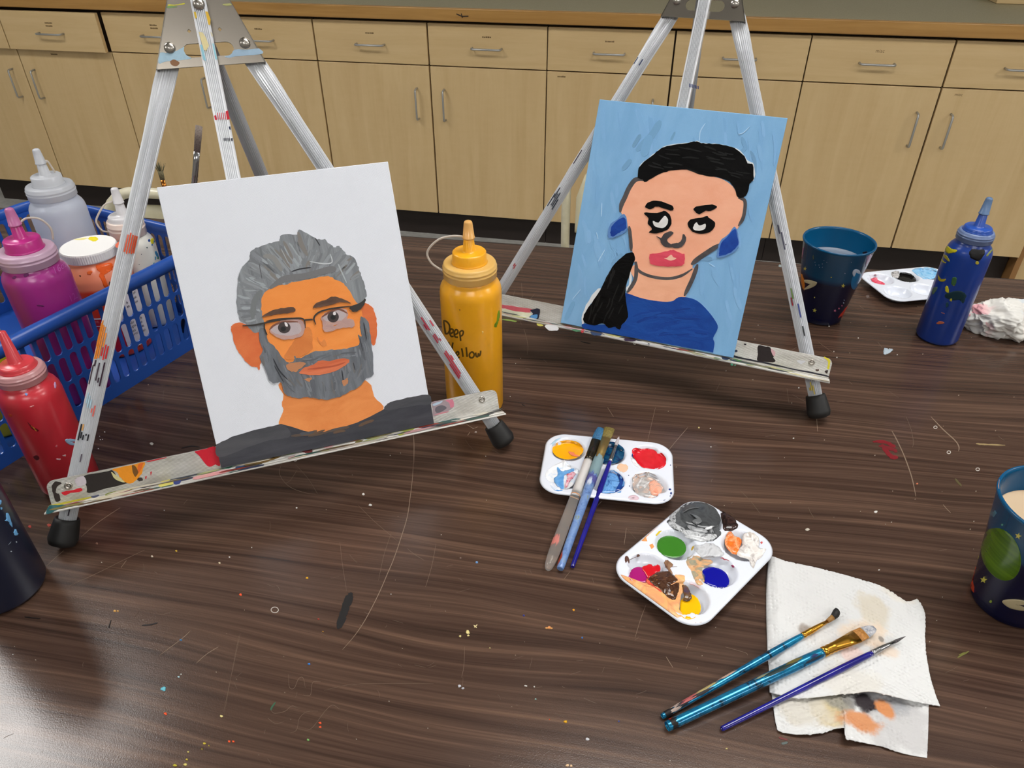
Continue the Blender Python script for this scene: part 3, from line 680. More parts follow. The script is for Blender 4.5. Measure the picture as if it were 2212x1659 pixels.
# ---- woman in blue
B_ = Paint(CB, FB, KB); R2 = random.Random(5)
sky = [(130,140),(1380,260),(1080,1500),(150,1330)]
B_.area('background_strokes', strokes([(320,110),(1380,225),(1110,1480),(110,1330)], 120, lambda x, y: 1.45, (60,200), (8,26), R2), M_strk, 1, 1, kind='stuff', cols=[(130,179,222),(136,184,226),(126,175,219),(133,181,223)], smooth=False)
B_.area('grey_smudge', [ribbon(p, w_, 6) for p, w_ in (([(660,215),(610,300),(520,390)], 40), ([(545,295),(500,370)], 22), ([(490,440),(440,500)], 26), ([(600,300),(560,420)], 50), ([(1130,310),(1150,370),(1120,400)], 22), ([(1180,390),(1205,450),(1205,540)], 18), ([(745,280),(720,330)], 14), ([(160,1260),(110,1370)], 26), ([(440,985),(380,1050)], 26), ([(880,1010),(960,1015)], 26))], M_strk, 3, 1, kind='stuff', cols=[(118,165,206),(114,158,196),(116,162,203),(122,171,213)], smooth=False)
B_.area('white_scratch', [ribbon(p, w_, 6) for p, w_ in (([(1175,250),(1140,285),(1110,295)], 5), ([(920,230),(890,280),(885,335)], 6), ([(322,690),(318,770)], 5), ([(290,860),(300,900)], 4), ([(340,960),(300,1030)], 5), ([(200,1190),(150,1250)], 4), ([(940,1040),(975,1060)], 4))], M_strk, 0.4, 1, kind='stuff', cols=[(176,212,240)], smooth=False)
B_.area('white_gap', [[(640,395),(690,360),(800,345),(870,335),(905,345),(1000,352),(1105,378),(1160,440),(1200,470),(1205,540),(1190,560),(1180,480),(1000,380),(700,375),(560,480),(545,470)],[(480,585),(520,545),(560,535),(540,560),(500,580)],[(460,1180),(478,1160),(482,1095),(492,1095),(492,1150),(470,1200)],[(300,1185),(230,1280),(205,1370),(216,1395),(240,1300),(310,1210)]], plain('gesso_white', (222, 226, 228), rough=0.7), 3)
B_.area('painted_neck', [[(505,1050),(830,1060),(838,1130),(805,1232),(760,1250),(680,1263),(600,1255),(520,1236),(465,1218),(512,1150)]], art('neck_peach', (236,168,134), (246,184,150), 0.3, 30, 60, 0.45, 0.3), 1)
B_.area('painted_face', [[(432,740),(440,700),(452,650),(470,612),(500,575),(575,555),(620,535),(700,500),(760,495),(820,500),(900,525),(970,540),(1030,560),(1080,600),(1100,640),(1112,665),(1150,690),(1147,760),(1112,832),(1060,885),(1010,930),(955,968),(900,1005),(852,1040),(835,1085),(770,1120),(700,1132),(640,1128),(580,1108),(525,1062),(503,1000),(490,900),(470,830),(450,775)]], art('face_peach', (242,170,137), (248,183,151), 0.2, 30, 50, 0.42, 0.3), 1)
def polyline_set(name, lst, m, n=6): B_.area(name, [ribbon(p, w_, n) for p, w_ in lst], m, 1.2, 1, smooth=False)
polyline_set('face_outline', [([(578,560),(520,556),(482,600),(455,660),(436,700),(428,745)], 27), ([(1110,662),(1148,682),(1140,770),(1110,825)], 20), ([(480,825),(488,900),(492,970)], 20), ([(1008,928),(945,968),(880,1012),(838,1048)], 28), ([(514,1030),(532,1080),(600,1114),(700,1128),(780,1112),(845,1072)], 17), ([(520,1030),(516,1130),(468,1210)], 22), ([(875,1045),(845,1130),(798,1228)], 24)], art('outline_grey', (66,62,64), (96,90,90), 0.2, 60, 60))
B_.area('painted_shirt', [catmull([(205,1400),(218,1388),(300,1395),(440,1385),(468,1350),(462,1260),(455,1212),(540,1238),(620,1255),(720,1262),(765,1236),(830,1240),(880,1262),(930,1310),(972,1365),(992,1412),(965,1470),(972,1500),(966,1545)], 4, False)+[(965,1555),(840,1532),(640,1495),(420,1455),(215,1416)]], art('shirt_royal_blue', (8,54,134), (20,76,160), 0.9, 30, 60, 0.4, 0.7), 0, 1, smooth=False)
B_.area('shirt_strokes', strokes([(480,1260),(720,1290),(860,1270),(950,1400),(940,1520),(700,1470),(480,1430)], 45, lambda x, y: -0.2+(x-600)/900, (60,140), (6,16), R2), M_strk, 1, 1, kind='stuff', cols=[(12,62,146),(20,74,158),(10,56,136)], smooth=False)
hairB = [(530,545),(535,490),(565,455),(600,428),(650,388),(700,362),(790,350),(835,340),(870,337),(895,346),(960,350),(1040,360),(1100,382),(1145,422),(1165,462),(1192,470),(1198,550),(1176,582),(1160,640),(1132,662),(1104,655),(1088,610),(1060,572),(1000,546),(940,538),(870,522),(820,498),(740,503),(680,516),(610,550),(575,572),(556,556)]
M_blk = art('black_acrylic', (5,5,5), (13,12,12), 0.4, 30, 60, 0.36, 1.2, 0.15, spec=0.08)
B_.area('painted_hair', [hairB], M_blk, 2)
tail = [(462,985),(500,978),(514,1010),(497,1060),(482,1110),(458,1180),(462,1260),(472,1350),(440,1392),(425,1422),(400,1408),(360,1412),(330,1388),(280,1397),(225,1382),(214,1355),(235,1310),(290,1230),(330,1160),(370,1080),(420,1020)]
B_.area('painted_ponytail', [tail], M_blk, 2)
B_.area('hair_ridges', strokes(hairB, 26, lambda x, y: 0.2, (50,110), (5,10), R2)+strokes(tail, 16, lambda x, y: 1.9, (60,140), (5,10), R2), M_strk, 0.6, 1, kind='stuff', cols=[(10,10,10),(6,6,6),(13,12,12)], smooth=False)
B_.area('earring_edge', [[(358,880),(365,825),(410,785),(455,757),(468,845),(420,880),(370,895)],[(985,990),(1005,915),(1058,865),(1088,828),(1108,870),(1113,938),(1070,984),(1000,1008)]], plain('earring_pale_blue', (86,130,190), rough=0.5), 2)
B_.area('painted_earring', [[(372,872),(378,830),(415,792),(452,775),(464,835),(425,862),(385,885)],[(998,985),(1012,925),(1060,872),(1090,842),(1103,872),(1108,932),(1068,975),(1010,998)]], art('earring_blue', (10,50,138), (24,78,168), 1.0, 30, 60), 2)
B_.area('painted_eyebrow', [[(572,712),(598,685),(650,680),(720,703),(737,720),(726,736),(680,724),(640,712),(600,727)],[(852,726),(880,710),(960,701),(986,716),(950,737),(920,738),(885,757),(865,746)]], M_blk, 1.5)
B_.area('painted_eye', [[(590,780),(568,748),(640,748),(690,738),(718,768),(723,812),(697,848),(640,868),(594,862),(612,842),(588,812)],[(818,812),(840,785),(895,777),(930,768),(940,778),(975,802),(970,835),(940,862),(880,868),(838,850)]], M_blk, 1.5)
B_.area('eye_white', [[(618,795),(650,805),(682,768),(700,778),(704,805),(680,835),(640,832),(622,818)],[(850,832),(868,803),(886,822),(920,812),(918,840),(886,852),(858,848)]], art('eye_white_paint', (214,210,206), (238,236,234), 0.6, 60, 60), 1)
B_.area('painted_nose', [[(636,882),(665,893),(682,868),(722,855),(734,868),(702,900),(706,918),(740,945),(690,946),(664,924),(660,905)], ribbon([(794,872),(796,905),(770,935),(718,938)], (20,34), 6)], art('nose_charcoal', (58,54,56), (82,76,78), 0.6, 40, 60), 1, 3)
B_.area('painted_lips', [[(600,988),(640,984),(700,970),(735,964),(780,983),(800,990),(798,1040),(770,1055),(680,1058),(612,1046),(600,1030)]], art('lips_pink', (204,52,78), (228,84,104), 0.1, 20, 70), 2)
B_.area('lip_gap', [[(682,1012),(700,1008),(722,990),(735,1005),(752,1012),(722,1024)]], plain('lip_gap_peach', (240,190,164), rough=0.5), 1)

# ------------------------------------------------------------------ dried paint on the easels
def leg_smear(mb, F, Lf, s, v0, v1, t0, t1, col, dens=1.0, jit=0.3, rnd=random):
    """thin strips of paint caught on the ridges of a fluted leg"""
    a, c = Lf(s, v0), Lf(s, v1); ax = (Lf(s, 0.0)-Lf(s, 0.2)).normalized(); U = Vector(F.u)
    X = (U-ax*U.dot(ax)).normalized(); Y = ax.cross(X); mb.cur = lin(col); ln = abs(v0-v1)
    for j in range(24):
        mid = 15*j+4.5
        if not (t0 <= mid <= t1) or rnd.random() > dens: continue
        k0 = rnd.uniform(0, jit); k1 = 1-rnd.uniform(0, jit)
        if k1 <= k0: continue
        p, q = a.lerp(c, k0), a.lerp(c, k1); r = 0.0074; vs = []
        for P in (p, q):
            for R_ in (r-0.0004, r+0.00012):
                for d in (-4.2, 4.2):
                    t = math.radians(mid+d); vs.append(P+X*(R_*math.cos(t))+Y*(R_*math.sin(t)))
        mb.add(vs, [(2,3,7,6),(0,1,3,2),(4,6,7,5),(0,2,6,4),(1,5,7,3),(0,4,5,1)])
    mb.cur = (1, 1, 1, 1)
R3 = random.Random(11)
def grime(mb, F, uc, rnd, n, cols):
    S_, U, W = None, F.u, F.w
    for k in range(n):
        u = uc+rnd.uniform(-0.2, 0.2); w0 = rnd.uniform(-0.002, 0.015); l = rnd.uniform(0.004, 0.020); h = rnd.uniform(0.0012, 0.0042); mb.cur = lin(rnd.choice(cols)); m_ = 12; pts = []
        for j in range(m_):
            a = 2*PI*j/m_; q = rnd.uniform(0.6, 1.15); pts.append((u+l*q*math.cos(a), min(0.0152, max(-0.0032, w0+h*q*math.sin(a)))))
        P = [F.p(a, -0.0031-0.0813*(c+0.0035)+0.0001+0.000004*k, c) for a, c in pts]; mb.add(P, [tuple(q) for q in tessellate_polygon([[Vector((a, c, 0)) for a, c in pts]])])
    mb.cur = (1, 1, 1, 1)
GC = [(60,66,64),(44,84,76),(120,110,60),(150,60,50),(206,196,170),(190,186,180),(50,56,80),(206,160,160),(96,80,56),(170,176,120),(40,40,42),(222,214,196)]
mb = MB()
for a in [(-1,.217,.199,25,95,(222,84,44),1,.15),(-1,.147,.112,85,165,(236,140,46),1,.35),(-1,.128,.112,60,100,(205,40,40),1,.3),(-1,.117,.085,45,125,(56,36,50),.7,.75),(-1,.112,.09,60,140,(70,56,66),.5,.8),
          (-1,.086,.072,90,130,(176,206,220),.8,.5),(-1,.078,.066,60,85,(224,110,100),.8,.4),(-1,.06,.045,60,135,(40,38,44),.8,.6),(-1,.05,.02,60,120,(90,80,92),.5,.8),(-1,.002,-.026,50,80,(44,34,48),.8,.4),(-1,.06,.054,100,120,(226,168,96),.9,.3),
          (1,.108,.088,60,135,(196,36,66),.8,.6),(1,.086,.07,60,120,(170,40,60),.6,.6),(1,.066,.034,55,130,(190,30,50),.7,.7),(1,.19,.17,70,130,(60,70,100),.25,.7),(1,.17,.15,30,60,(226,200,110),.5,.6)]:
    leg_smear(mb, FA, LA, a[0], a[1], a[2], a[3], a[4], a[5], a[6], a[7], R3)
SB = FA.surf(-0.00345); kp = crop(320, 0, 0.12658); kq = crop(0, 0, 0.31646)
for q, c in (([(775,200),(815,205),(835,300),(805,320)], (214,180,60)), ([(975,195),(1020,200),(1065,330),(1060,430),(1030,420)], (222,180,60)), ([(860,545),(930,555),(985,640),(1040,780),(990,870),(950,850)], (226,212,160)),
             ([(885,760),(925,770),(990,1040),(940,1020)], (150,204,222)), ([(1095,740),(1120,745),(1180,1010),(1150,1020)], (150,208,224)), ([(1060,545),(1090,560),(1110,620),(1085,620)], (220,210,180))):
    patch(mb, kp(q), SB, 0.0001, 0, 0, c)
for q, c in (([(1540,760),(1556,754),(1568,812),(1550,818)], (205,30,50)), ([(1462,790),(1474,785),(1482,818),(1468,820)], (205,40,60)), ([(1560,865),(1572,862),(1576,885),(1566,885)], (40,50,80)), ([(1575,945),(1588,940),(1590,962),(1578,962)], (30,36,60))):
    patch(mb, kq(q), SB, 0.0001, 0, 0, c)
for k in range(5): x = 1482+k*13; patch(mb, kq([(x,770),(x+5,768),(x+9,815),(x+4,816)]), SB, 0.0001, 0, 0, (216,80,96)); x = 1526+k*9; patch(mb, kq([(x,942),(x+5,941),(x+6,962),(x+1,962)]), SB, 0.0001, 0, 0, (36,40,62))
SP = FA.surf(-0.0111)
for q, c in (([(205,905),(300,900),(400,888),(500,862),(610,800),(612,860),(650,935),(735,1000),(500,1035),(300,1050),(180,1085),(188,960)], (166,196,214)), ([(1482,846),(1700,846),(1890,830),(1955,915),(1700,945),(1480,965),(1380,985),(1310,965),(1410,930)], (158,184,206)),
             ([(345,75),(450,80),(610,52),(612,72),(480,96),(350,98)], (206,200,70)), ([(330,104),(480,108),(480,126),(340,136)], (120,150,96)), ([(1280,70),(1400,60),(1420,90),(1300,95)], (170,170,110)), ([(375,1050),(440,1015),(520,1050),(530,1090),(470,1130),(400,1105)], (140,100,70))):
    patch(mb, kp(rough(catmull(q, 3), 4, R3)), SP, 0.0001, 0, 0, c)
ST = FA.surf(-0.0035); k1 = crop(80, 930, 0.18987); k2_ = crop(440, 840, 0.24412); k3_ = crop(880, 820, 0.11754)
def ledge_surf(F): n = F.v*0.016+F.w*0.0013; return plane_surf(F.O+F.v*-0.0031+F.w*-0.0035, n/np.linalg.norm(n))
SLG = ledge_surf(FA)
def many(mb, lst, K, S, amp=4, n=3, off=0.0001):
    for q, c in lst: patch(mb, K(rough(catmull(q, n), amp, R3)), S, off, 0, 0, c)
many(mb, [([(530,520),(700,482),(850,452),(880,480),(925,540),(1000,560),(1030,598),(800,655),(590,712),(562,640)], (44,38,36)), ([(840,470),(920,520),(1000,590),(900,560)], (216,206,150)),
          ([(862,440),(1050,398),(1225,362),(1205,440),(1195,490),(1130,560),(1075,602),(1030,600),(985,570),(940,525),(905,470)], (240,152,34)), ([(1150,390),(1210,370),(1180,450),(1150,490)], (230,110,40)), ([(1078,402),(1110,395),(1150,470),(1120,530),(1090,470)], (120,80,30)),
          ([(1795,240),(1920,212),(2036,188),(2082,395),(2030,385),(1960,412),(1900,360),(1850,290)], (206,32,52)), ([(1260,345),(1450,305),(1455,318),(1270,355)], (200,50,60)), ([(275,700),(370,685),(500,655),(508,690),(380,710),(310,738)], (212,36,50)),
          ([(168,640),(185,600),(215,582),(282,600),(225,640),(215,700),(245,720),(270,790),(215,808),(185,720)], (56,48,44)), ([(1140,545),(1190,535),(1200,568),(1150,572)], (60,54,50)), ([(1285,480),(1305,465),(1300,515)], (204,44,52)), ([(1235,520),(1250,520),(1245,552),(1232,550)], (204,44,52)),([(430,560),(530,520),(560,600),(470,640)], (206,196,204))], k1, ST)
many(mb, [([(140,852),(300,815),(605,752),(600,772),(350,825),(150,884)], (190,178,40)), ([(104,930),(140,852),(240,848),(330,850),(230,900),(130,950)], (30,92,96)), ([(620,745),(700,730),(690,752),(630,765)], (60,66,100)), ([(800,715),(1120,645),(1130,655),(820,735)], (126,136,50)),
          ([(1175,640),(1300,600),(1370,592),(1300,625),(1200,652)], (34,36,44)), ([(1380,605),(1440,575),(1510,558),(1560,602),(1440,640),(1390,635)], (222,210,104)), ([(1555,575),(1600,555),(1640,560),(1620,605),(1570,618)], (34,54,130)), ([(1520,560),(1700,510),(1880,470),(1880,490),(1700,535),(1550,575)], (46,52,66)),
          ([(1780,530),(2000,480),(2200,440),(2200,465),(1900,540),(1800,558)], (222,160,160)), ([(2110,415),(2212,390),(2212,420),(2130,432)], (20,112,84))], k1, SLG)
many(mb, [([(155,690),(300,660),(400,640),(250,690),(150,712)], (26,110,90)), ([(350,655),(500,618),(640,590),(700,575),(640,620),(500,665),(390,690)], (116,90,44)), ([(600,590),(690,568),(740,578),(690,592),(610,606)], (206,196,150)), ([(720,570),(850,545),(840,560),(740,585)], (140,186,96)),
          ([(860,545),(950,530),(960,560),(900,570)], (110,50,50)), ([(1000,498),(1250,445),(1500,395),(1700,352),(1702,362),(1400,425),(1100,492)], (150,50,46)), ([(1270,448),(1400,415),(1380,445),(1290,465)], (226,130,70)), ([(1100,470),(1220,450),(1200,480)], (120,50,80)), ([(1420,440),(1560,410),(1500,445)], (100,126,126)),
          ([(1660,380),(1760,352),(1850,338),(1800,380),(1740,412)], (176,186,70)), ([(1640,372),(1830,335),(1700,375)], (60,70,60)), ([(290,690),(430,670),(420,695),(310,712)], (60,80,120))], k2_, SLG)
many(mb, [([(455,412),(640,378),(780,362),(830,368),(850,440),(850,500),(740,580),(600,630),(478,672),(462,540)], (168,150,156)), ([(700,380),(825,365),(855,440),(850,500),(790,510),(770,430)], (216,130,150)), ([(470,450),(640,390),(620,430),(500,480)], (186,206,224)), ([(520,510),(640,470),(720,520),(600,600),(520,600)], (110,104,112)), ([(480,650),(620,605),(770,585),(600,640)], (214,140,150))], k3_, ST)
many(mb, [([(300,880),(480,800),(800,718),(980,722),(900,765),(700,830),(560,865),(400,900)], (40,84,80)), ([(-200,900),(100,850),(100,930),(-150,980)], (150,160,70)), ([(850,690),(1000,640),(1240,588),(1245,605),(1000,668)], (70,66,66)), ([(1380,598),(1500,565),(1720,528),(1740,545),(1600,570)], (50,58,60))], k3_, SLG)
grime(mb, FA, -0.0355, random.Random(8), 70, GC); obj('dried_paint_smears', mb, M_smear, EA, kind='stuff', fixn=False)
mb = MB()
for a in [(-1,.158,.128,60,140,(40,46,60),.6,.7),(-1,.31,.285,60,140,(40,54,92),.7,.7),(-1,.33,.24,40,90,(120,70,50),.4,.7),(-1,.06,.05,70,120,(170,40,50),.6,.4),(-1,.2,.17,60,140,(70,60,70),.3,.8),
          (1,.15,.11,60,130,(60,60,80),.35,.8),(1,.098,.07,70,130,(110,140,70),.45,.6),(1,.084,.066,80,140,(150,40,50),.4,.6),(1,.07,.052,50,80,(30,50,130),.6,.4),(1,.046,.03,70,100,(30,30,34),.8,.4),(1,-.01,-.03,90,150,(226,200,80),.4,.6)]:
    leg_smear(mb, FB, LB, a[0], a[1], a[2], a[3], a[4], a[5], a[6], a[7], R3)
kb = crop(1420, 0, 0.15674); SB = FB.surf(-0.00345)
for k in range(7): x = 440+k*20; patch(mb, kb([(x,1150+k*6),(x+11,1152+k*6),(x+9,1200+k*5),(x-2,1198+k*5)]), SB, 0.0001, 0, 0, (40,54,104))
ST = FB.surf(-0.0035); SLG = ledge_surf(FB); k4_ = crop(1500, 680, 0.1537); k5_ = crop(1080, 600, 0.18987)
many(mb, [([(900,432),(980,440),(1058,452),(1075,480),(1130,540),(1110,600),(1135,660),(1000,665),(880,640),(895,560),(888,510)], (42,34,34)), ([(1080,480),(1135,520),(1130,580),(1090,550)], (214,170,176)), ([(1815,592),(1880,610),(1908,655),(1890,765),(1868,740),(1880,660)], (226,214,60)), ([(560,490),(605,500),(600,525),(562,518)], (50,60,80)), ([(1830,790),(1880,780),(1862,830)], (60,48,46)), ([(1700,770),(1745,765),(1750,788),(1715,790)], (80,60,54)), ([(1440,640),(1560,650),(1500,690)], (206,208,212)), ([(700,405),(730,408),(722,425),(700,420)], (44,40,46))], k4_, ST)
many(mb, [([(270,515),(480,548),(700,608),(1000,668),(1300,735),(1600,795),(1860,850),(1862,868),(1500,795),(1150,718),(850,655),(500,585),(290,540)], (38,38,50))], k4_, ST, 3)
many(mb, [([(545,602),(620,605),(700,630),(640,655),(565,652)], (60,120,50)), ([(390,570),(500,598),(470,635),(400,630)], (40,46,70)), ([(270,600),(350,610),(380,632),(290,625)], (90,110,60)), ([(1080,710),(1170,722),(1130,760),(1080,745)], (190,180,130)), ([(1660,820),(1720,840),(1690,860)], (190,160,100))], k4_, SLG)
many(mb, [([(20,308),(200,330),(390,366),(345,385),(330,400),(180,382),(30,352)], (206,96,108)), ([(22,352),(180,382),(335,398),(350,425),(300,455),(262,490),(130,482),(20,462)], (222,222,196)), ([(345,368),(455,358),(432,480),(440,505),(350,500),(270,492),(330,450),(375,410)], (40,44,62)), ([(355,430),(425,420),(412,465),(360,465)], (90,150,206)), ([(430,495),(560,525),(700,545),(900,585),(890,600),(640,560),(440,515)], (38,38,44))], k5_, ST)
many(mb, [([(510,545),(580,540),(660,560),(650,600),(560,598),(525,570)], (216,214,214)), ([(815,590),(920,590),(915,612),(850,612)], (70,120,60)), ([(925,585),(960,588),(945,625),(925,625)], (190,50,40)), ([(1035,605),(1150,620),(1140,655),(1050,650)], (60,76,104)), ([(1420,680),(1520,690),(1540,722),(1420,715)], (60,40,48)), ([(1690,740),(1710,765),(1680,765)], (60,56,50)), ([(30,470),(180,488),(170,500),(40,485)], (120,150,60)), ([(420,520),(490,535),(480,550),(425,540)], (190,180,70)), ([(1750,715),(1900,752),(1890,790),(1800,760)], (90,84,80)), ([(1200,640),(1380,660),(1330,680)], (180,174,110)), ([(2140,810),(2212,830),(2212,850),(2150,835)], (90,110,80))], k5_, SLG)
grime(mb, FB, -0.0075, random.Random(9), 60, GC+[(206,198,150),(40,40,46)]); obj('dried_paint_smears', mb, M_smear, EB, kind='stuff', fixn=False)

# ------------------------------------------------------------------ blue basket
d_ = np.array([math.cos(math.radians(75.5)), math.sin(math.radians(75.5)), 0.0]); y_ = np.array([-d_[1], d_[0], 0.0])
bc = d_*0.381+y_*0.8583; bc[2] = TZ+0.0003
M_bask = plain('basket_blue_plastic', (32, 80, 166), rough=0.32, spec=0.5)
RB = Matrix.Rotation(math.radians(75.5), 3, 'Z')
bk = thing('storage_basket', 'royal blue slotted plastic basket full of paint bottles behind the left easel', 'basket', bc, RB)
MBk = WM[bk.name]
ha, hb_, cr, HB = 0.211, 0.1552, 0.035, 0.125
def rr_path(ins, step):
    a, b, r = ha-ins, hb_-ins, cr-ins*0.5; out = []
    segs = [((a, -b+r), (a, b-r)), ((a-r, b), (-a+r, b)), ((-a, b-r), (-a, -b+r)), ((-a+r, -b), (a-r, -b))]
    cs = [(a-r, b-r, 0), (-a+r, b-r, PI/2), (-a+r, -b+r, PI), (a-r, -b+r, 1.5*PI)]
    for (p, q), (cx, cy, a0) in zip(segs, cs):
        n = step[0] if abs(p[0]-q[0]) < 1e-6 else step[1]
        for k in range(n): t = k/n; out.append((p[0]+(q[0]-p[0])*t, p[1]+(q[1]-p[1])*t))
        for k in range(4): t = a0+PI/2*k/4; out.append((cx+r*math.cos(t), cy+r*math.sin(t)))
    return out
N1, N2 = 19, 27
top, bot = rr_path(0, (N1, N2)), rr_path(0.007, (N1, N2)); NP = len(top)
zr = [0.0145, 0.0478, 0.0812, 0.1145]
def wp(i, s, z):
    a, b = top[i % NP], top[(i+1) % NP]; c, d = bot[i % NP], bot[(i+1) % NP]; k = z/HB
    x = (a[0]+(b[0]-a[0])*s)*k+(c[0]+(d[0]-c[0])*s)*(1-k); y = (a[1]+(b[1]-a[1])*s)*k+(c[1]+(d[1]-c[1])*s)*(1-k)
    return MBk @ Vector((x, y, z))
mb = MB()
for i in range(NP):
    mb.add([wp(i,0,0),wp(i,1,0),wp(i,1,zr[0]),wp(i,0,zr[0])], [(0,1,2,3)]); mb.add([wp(i,0,zr[3]),wp(i,1,zr[3]),wp(i,1,HB),wp(i,0,HB)], [(0,1,2,3)])
    for j in range(3):
        z0, z1 = zr[j], zr[j+1]; zc = (z0+z1)/2; wl = math.dist(top[i], top[(i+1) % NP]); sw = 0.0043/wl; hh = 0.0150-0.0043
        if wl < 0.011: sw = 0.30; 
        inner = [(0.5+sw*math.cos(PI*k/6), zc+hh+0.0043*math.sin(PI*k/6)) for k in range(7)]+[(0.5+sw*math.cos(PI+PI*k/6), zc-hh+0.0043*math.sin(PI+PI*k/6)) for k in range(7)]
        def edge(p):
            if p[1] > zc+hh*0.98: 
                return (min(1, max(0, 0.5+(p[0]-0.5)/sw*0.5)), z1)
            if p[1] < zc-hh*0.98: return (min(1, max(0, 0.5+(p[0]-0.5)/sw*0.5)), z0)
            return p
        outer = [edge(p) for p in inner]; n = len(inner)
        b0 = mb.add([wp(i, s, z) for s, z in inner]+[wp(i, s, z) for s, z in outer], [(k, k+1, n+k+1, n+k) for k in range(6)]+[(k, k+1, n+k+1, n+k) for k in range(7, 13)])
        # side strips between neighbouring slots
        mb.add([wp(i, *inner[6]), wp(i, *inner[7]), wp(i, 0, z0), wp(i, 0, z1)], [(0, 1, 2, 3)]); mb.add([wp(i, *inner[13]), wp(i, *inner[0]), wp(i, 1, z1), wp(i, 1, z0)], [(0, 1, 2, 3)])
o = obj('slotted_wall', mb, M_bask, bk, merge=0.00005); so = o.modifiers.new('solid', 'SOLIDIFY'); so.thickness = 0.0016; so.offset = 0
mb = MB(); prof = [(0.0015, 0.112), (0.0035, 0.1125), (0.0075, 0.1165), (0.0085, 0.121), (0.0075, 0.1255), (0.004, 0.1285), (0.0, 0.1285), (-0.002, 0.1265), (-0.002, 0.118)]
P2 = rr_path(0, (4, 6)); n2 = len(P2); secs = []
for i, p in enumerate(P2):
    a, b = P2[i-1], P2[(i+1) % n2]; dx, dy = b[0]-a[0], b[1]-a[1]; l = math.hypot(dx, dy); nx, ny = dy/l, -dx/l
    secs.append([MBk @ Vector((p[0]+nx*q, p[1]+ny*q, z)) for q, z in prof])
secs.append(secs[0]); mb.loft(secs, True, False); obj('rim', mb, M_bask, bk, merge=0.00002)
mb = MB(); fl = rr_path(0.0085, (1, 1)); mb.prism([MBk @ Vector((x, y, 0.0008)) for x, y in fl], (0, 0, 0.0022)); obj('base', mb, M_bask, bk)
BZ = 0.0036                                   # things in the basket stand on its base

# ------------------------------------------------------------------ squeeze bottles
def plastic(name, c, rough=0.3, sub=0.0, coat=0.15): return mottled(name, tuple(int(v*0.95) for v in c), c, 25, rough=rough, coat=coat, coat_rough=0.15, sub=sub)
def frost(name, c, tr=0.35, rough=0.3):
    m = bpy.data.materials.new(name); m.use_nodes = True; nt = m.node_tree; b = nt.nodes['Principled BSDF']; out = nt.nodes['Material Output']
    b.inputs['Base Color'].default_value = lin(c); setp(b, rough=rough, coat=0.2, coat_rough=0.15)
    tl_ = nd(nt, 'ShaderNodeBsdfTranslucent'); tl_.inputs[0].default_value = lin(c); ms = nd(nt, 'ShaderNodeMixShader'); ms.inputs[0].default_value = tr
    nt.links.new(b.outputs[0], ms.inputs[1]); nt.links.new(tl_.outputs[0], ms.inputs[2]); nt.links.new(ms.outputs[0], out.inputs[0]); return m
BIG = dict(R=0.0316, sh=0.1574, cb=0.1613, ct=0.1771, rc=0.0270, disc=0.1885, rd=0.0168, tip=0.2187, nb=0.0062, nt=0.0034)
SML = dict(R=0.0252, sh=0.1215, cb=0.1255, ct=0.1385, rc=0.0198, disc=0.1440, rd=0.0146, tip=0.1770, nb=0.0056, nt=0.0030)
def body_R(D):
    R, sh, rc = D['R'], D['sh'], D['rc']
    pr = [(R-0.0045, 0.0), (R-0.0015, 0.0012), (R, 0.0045), (R, sh-0.013), (R-0.0006, sh-0.008), (R-0.0022, sh-0.004), (R-0.0045, sh-0.001), (rc-0.001, sh+0.001), (rc-0.002, D['cb']+0.004)]
    def f(z):
        for (r0, z0), (r1, z1) in zip(pr, pr[1:]):
            if z0 <= z <= z1: return r0+(r1-r0)*(z-z0)/(z1-z0)
        return pr[0][0] if z < 0 else pr[-1][0]
    return pr, f
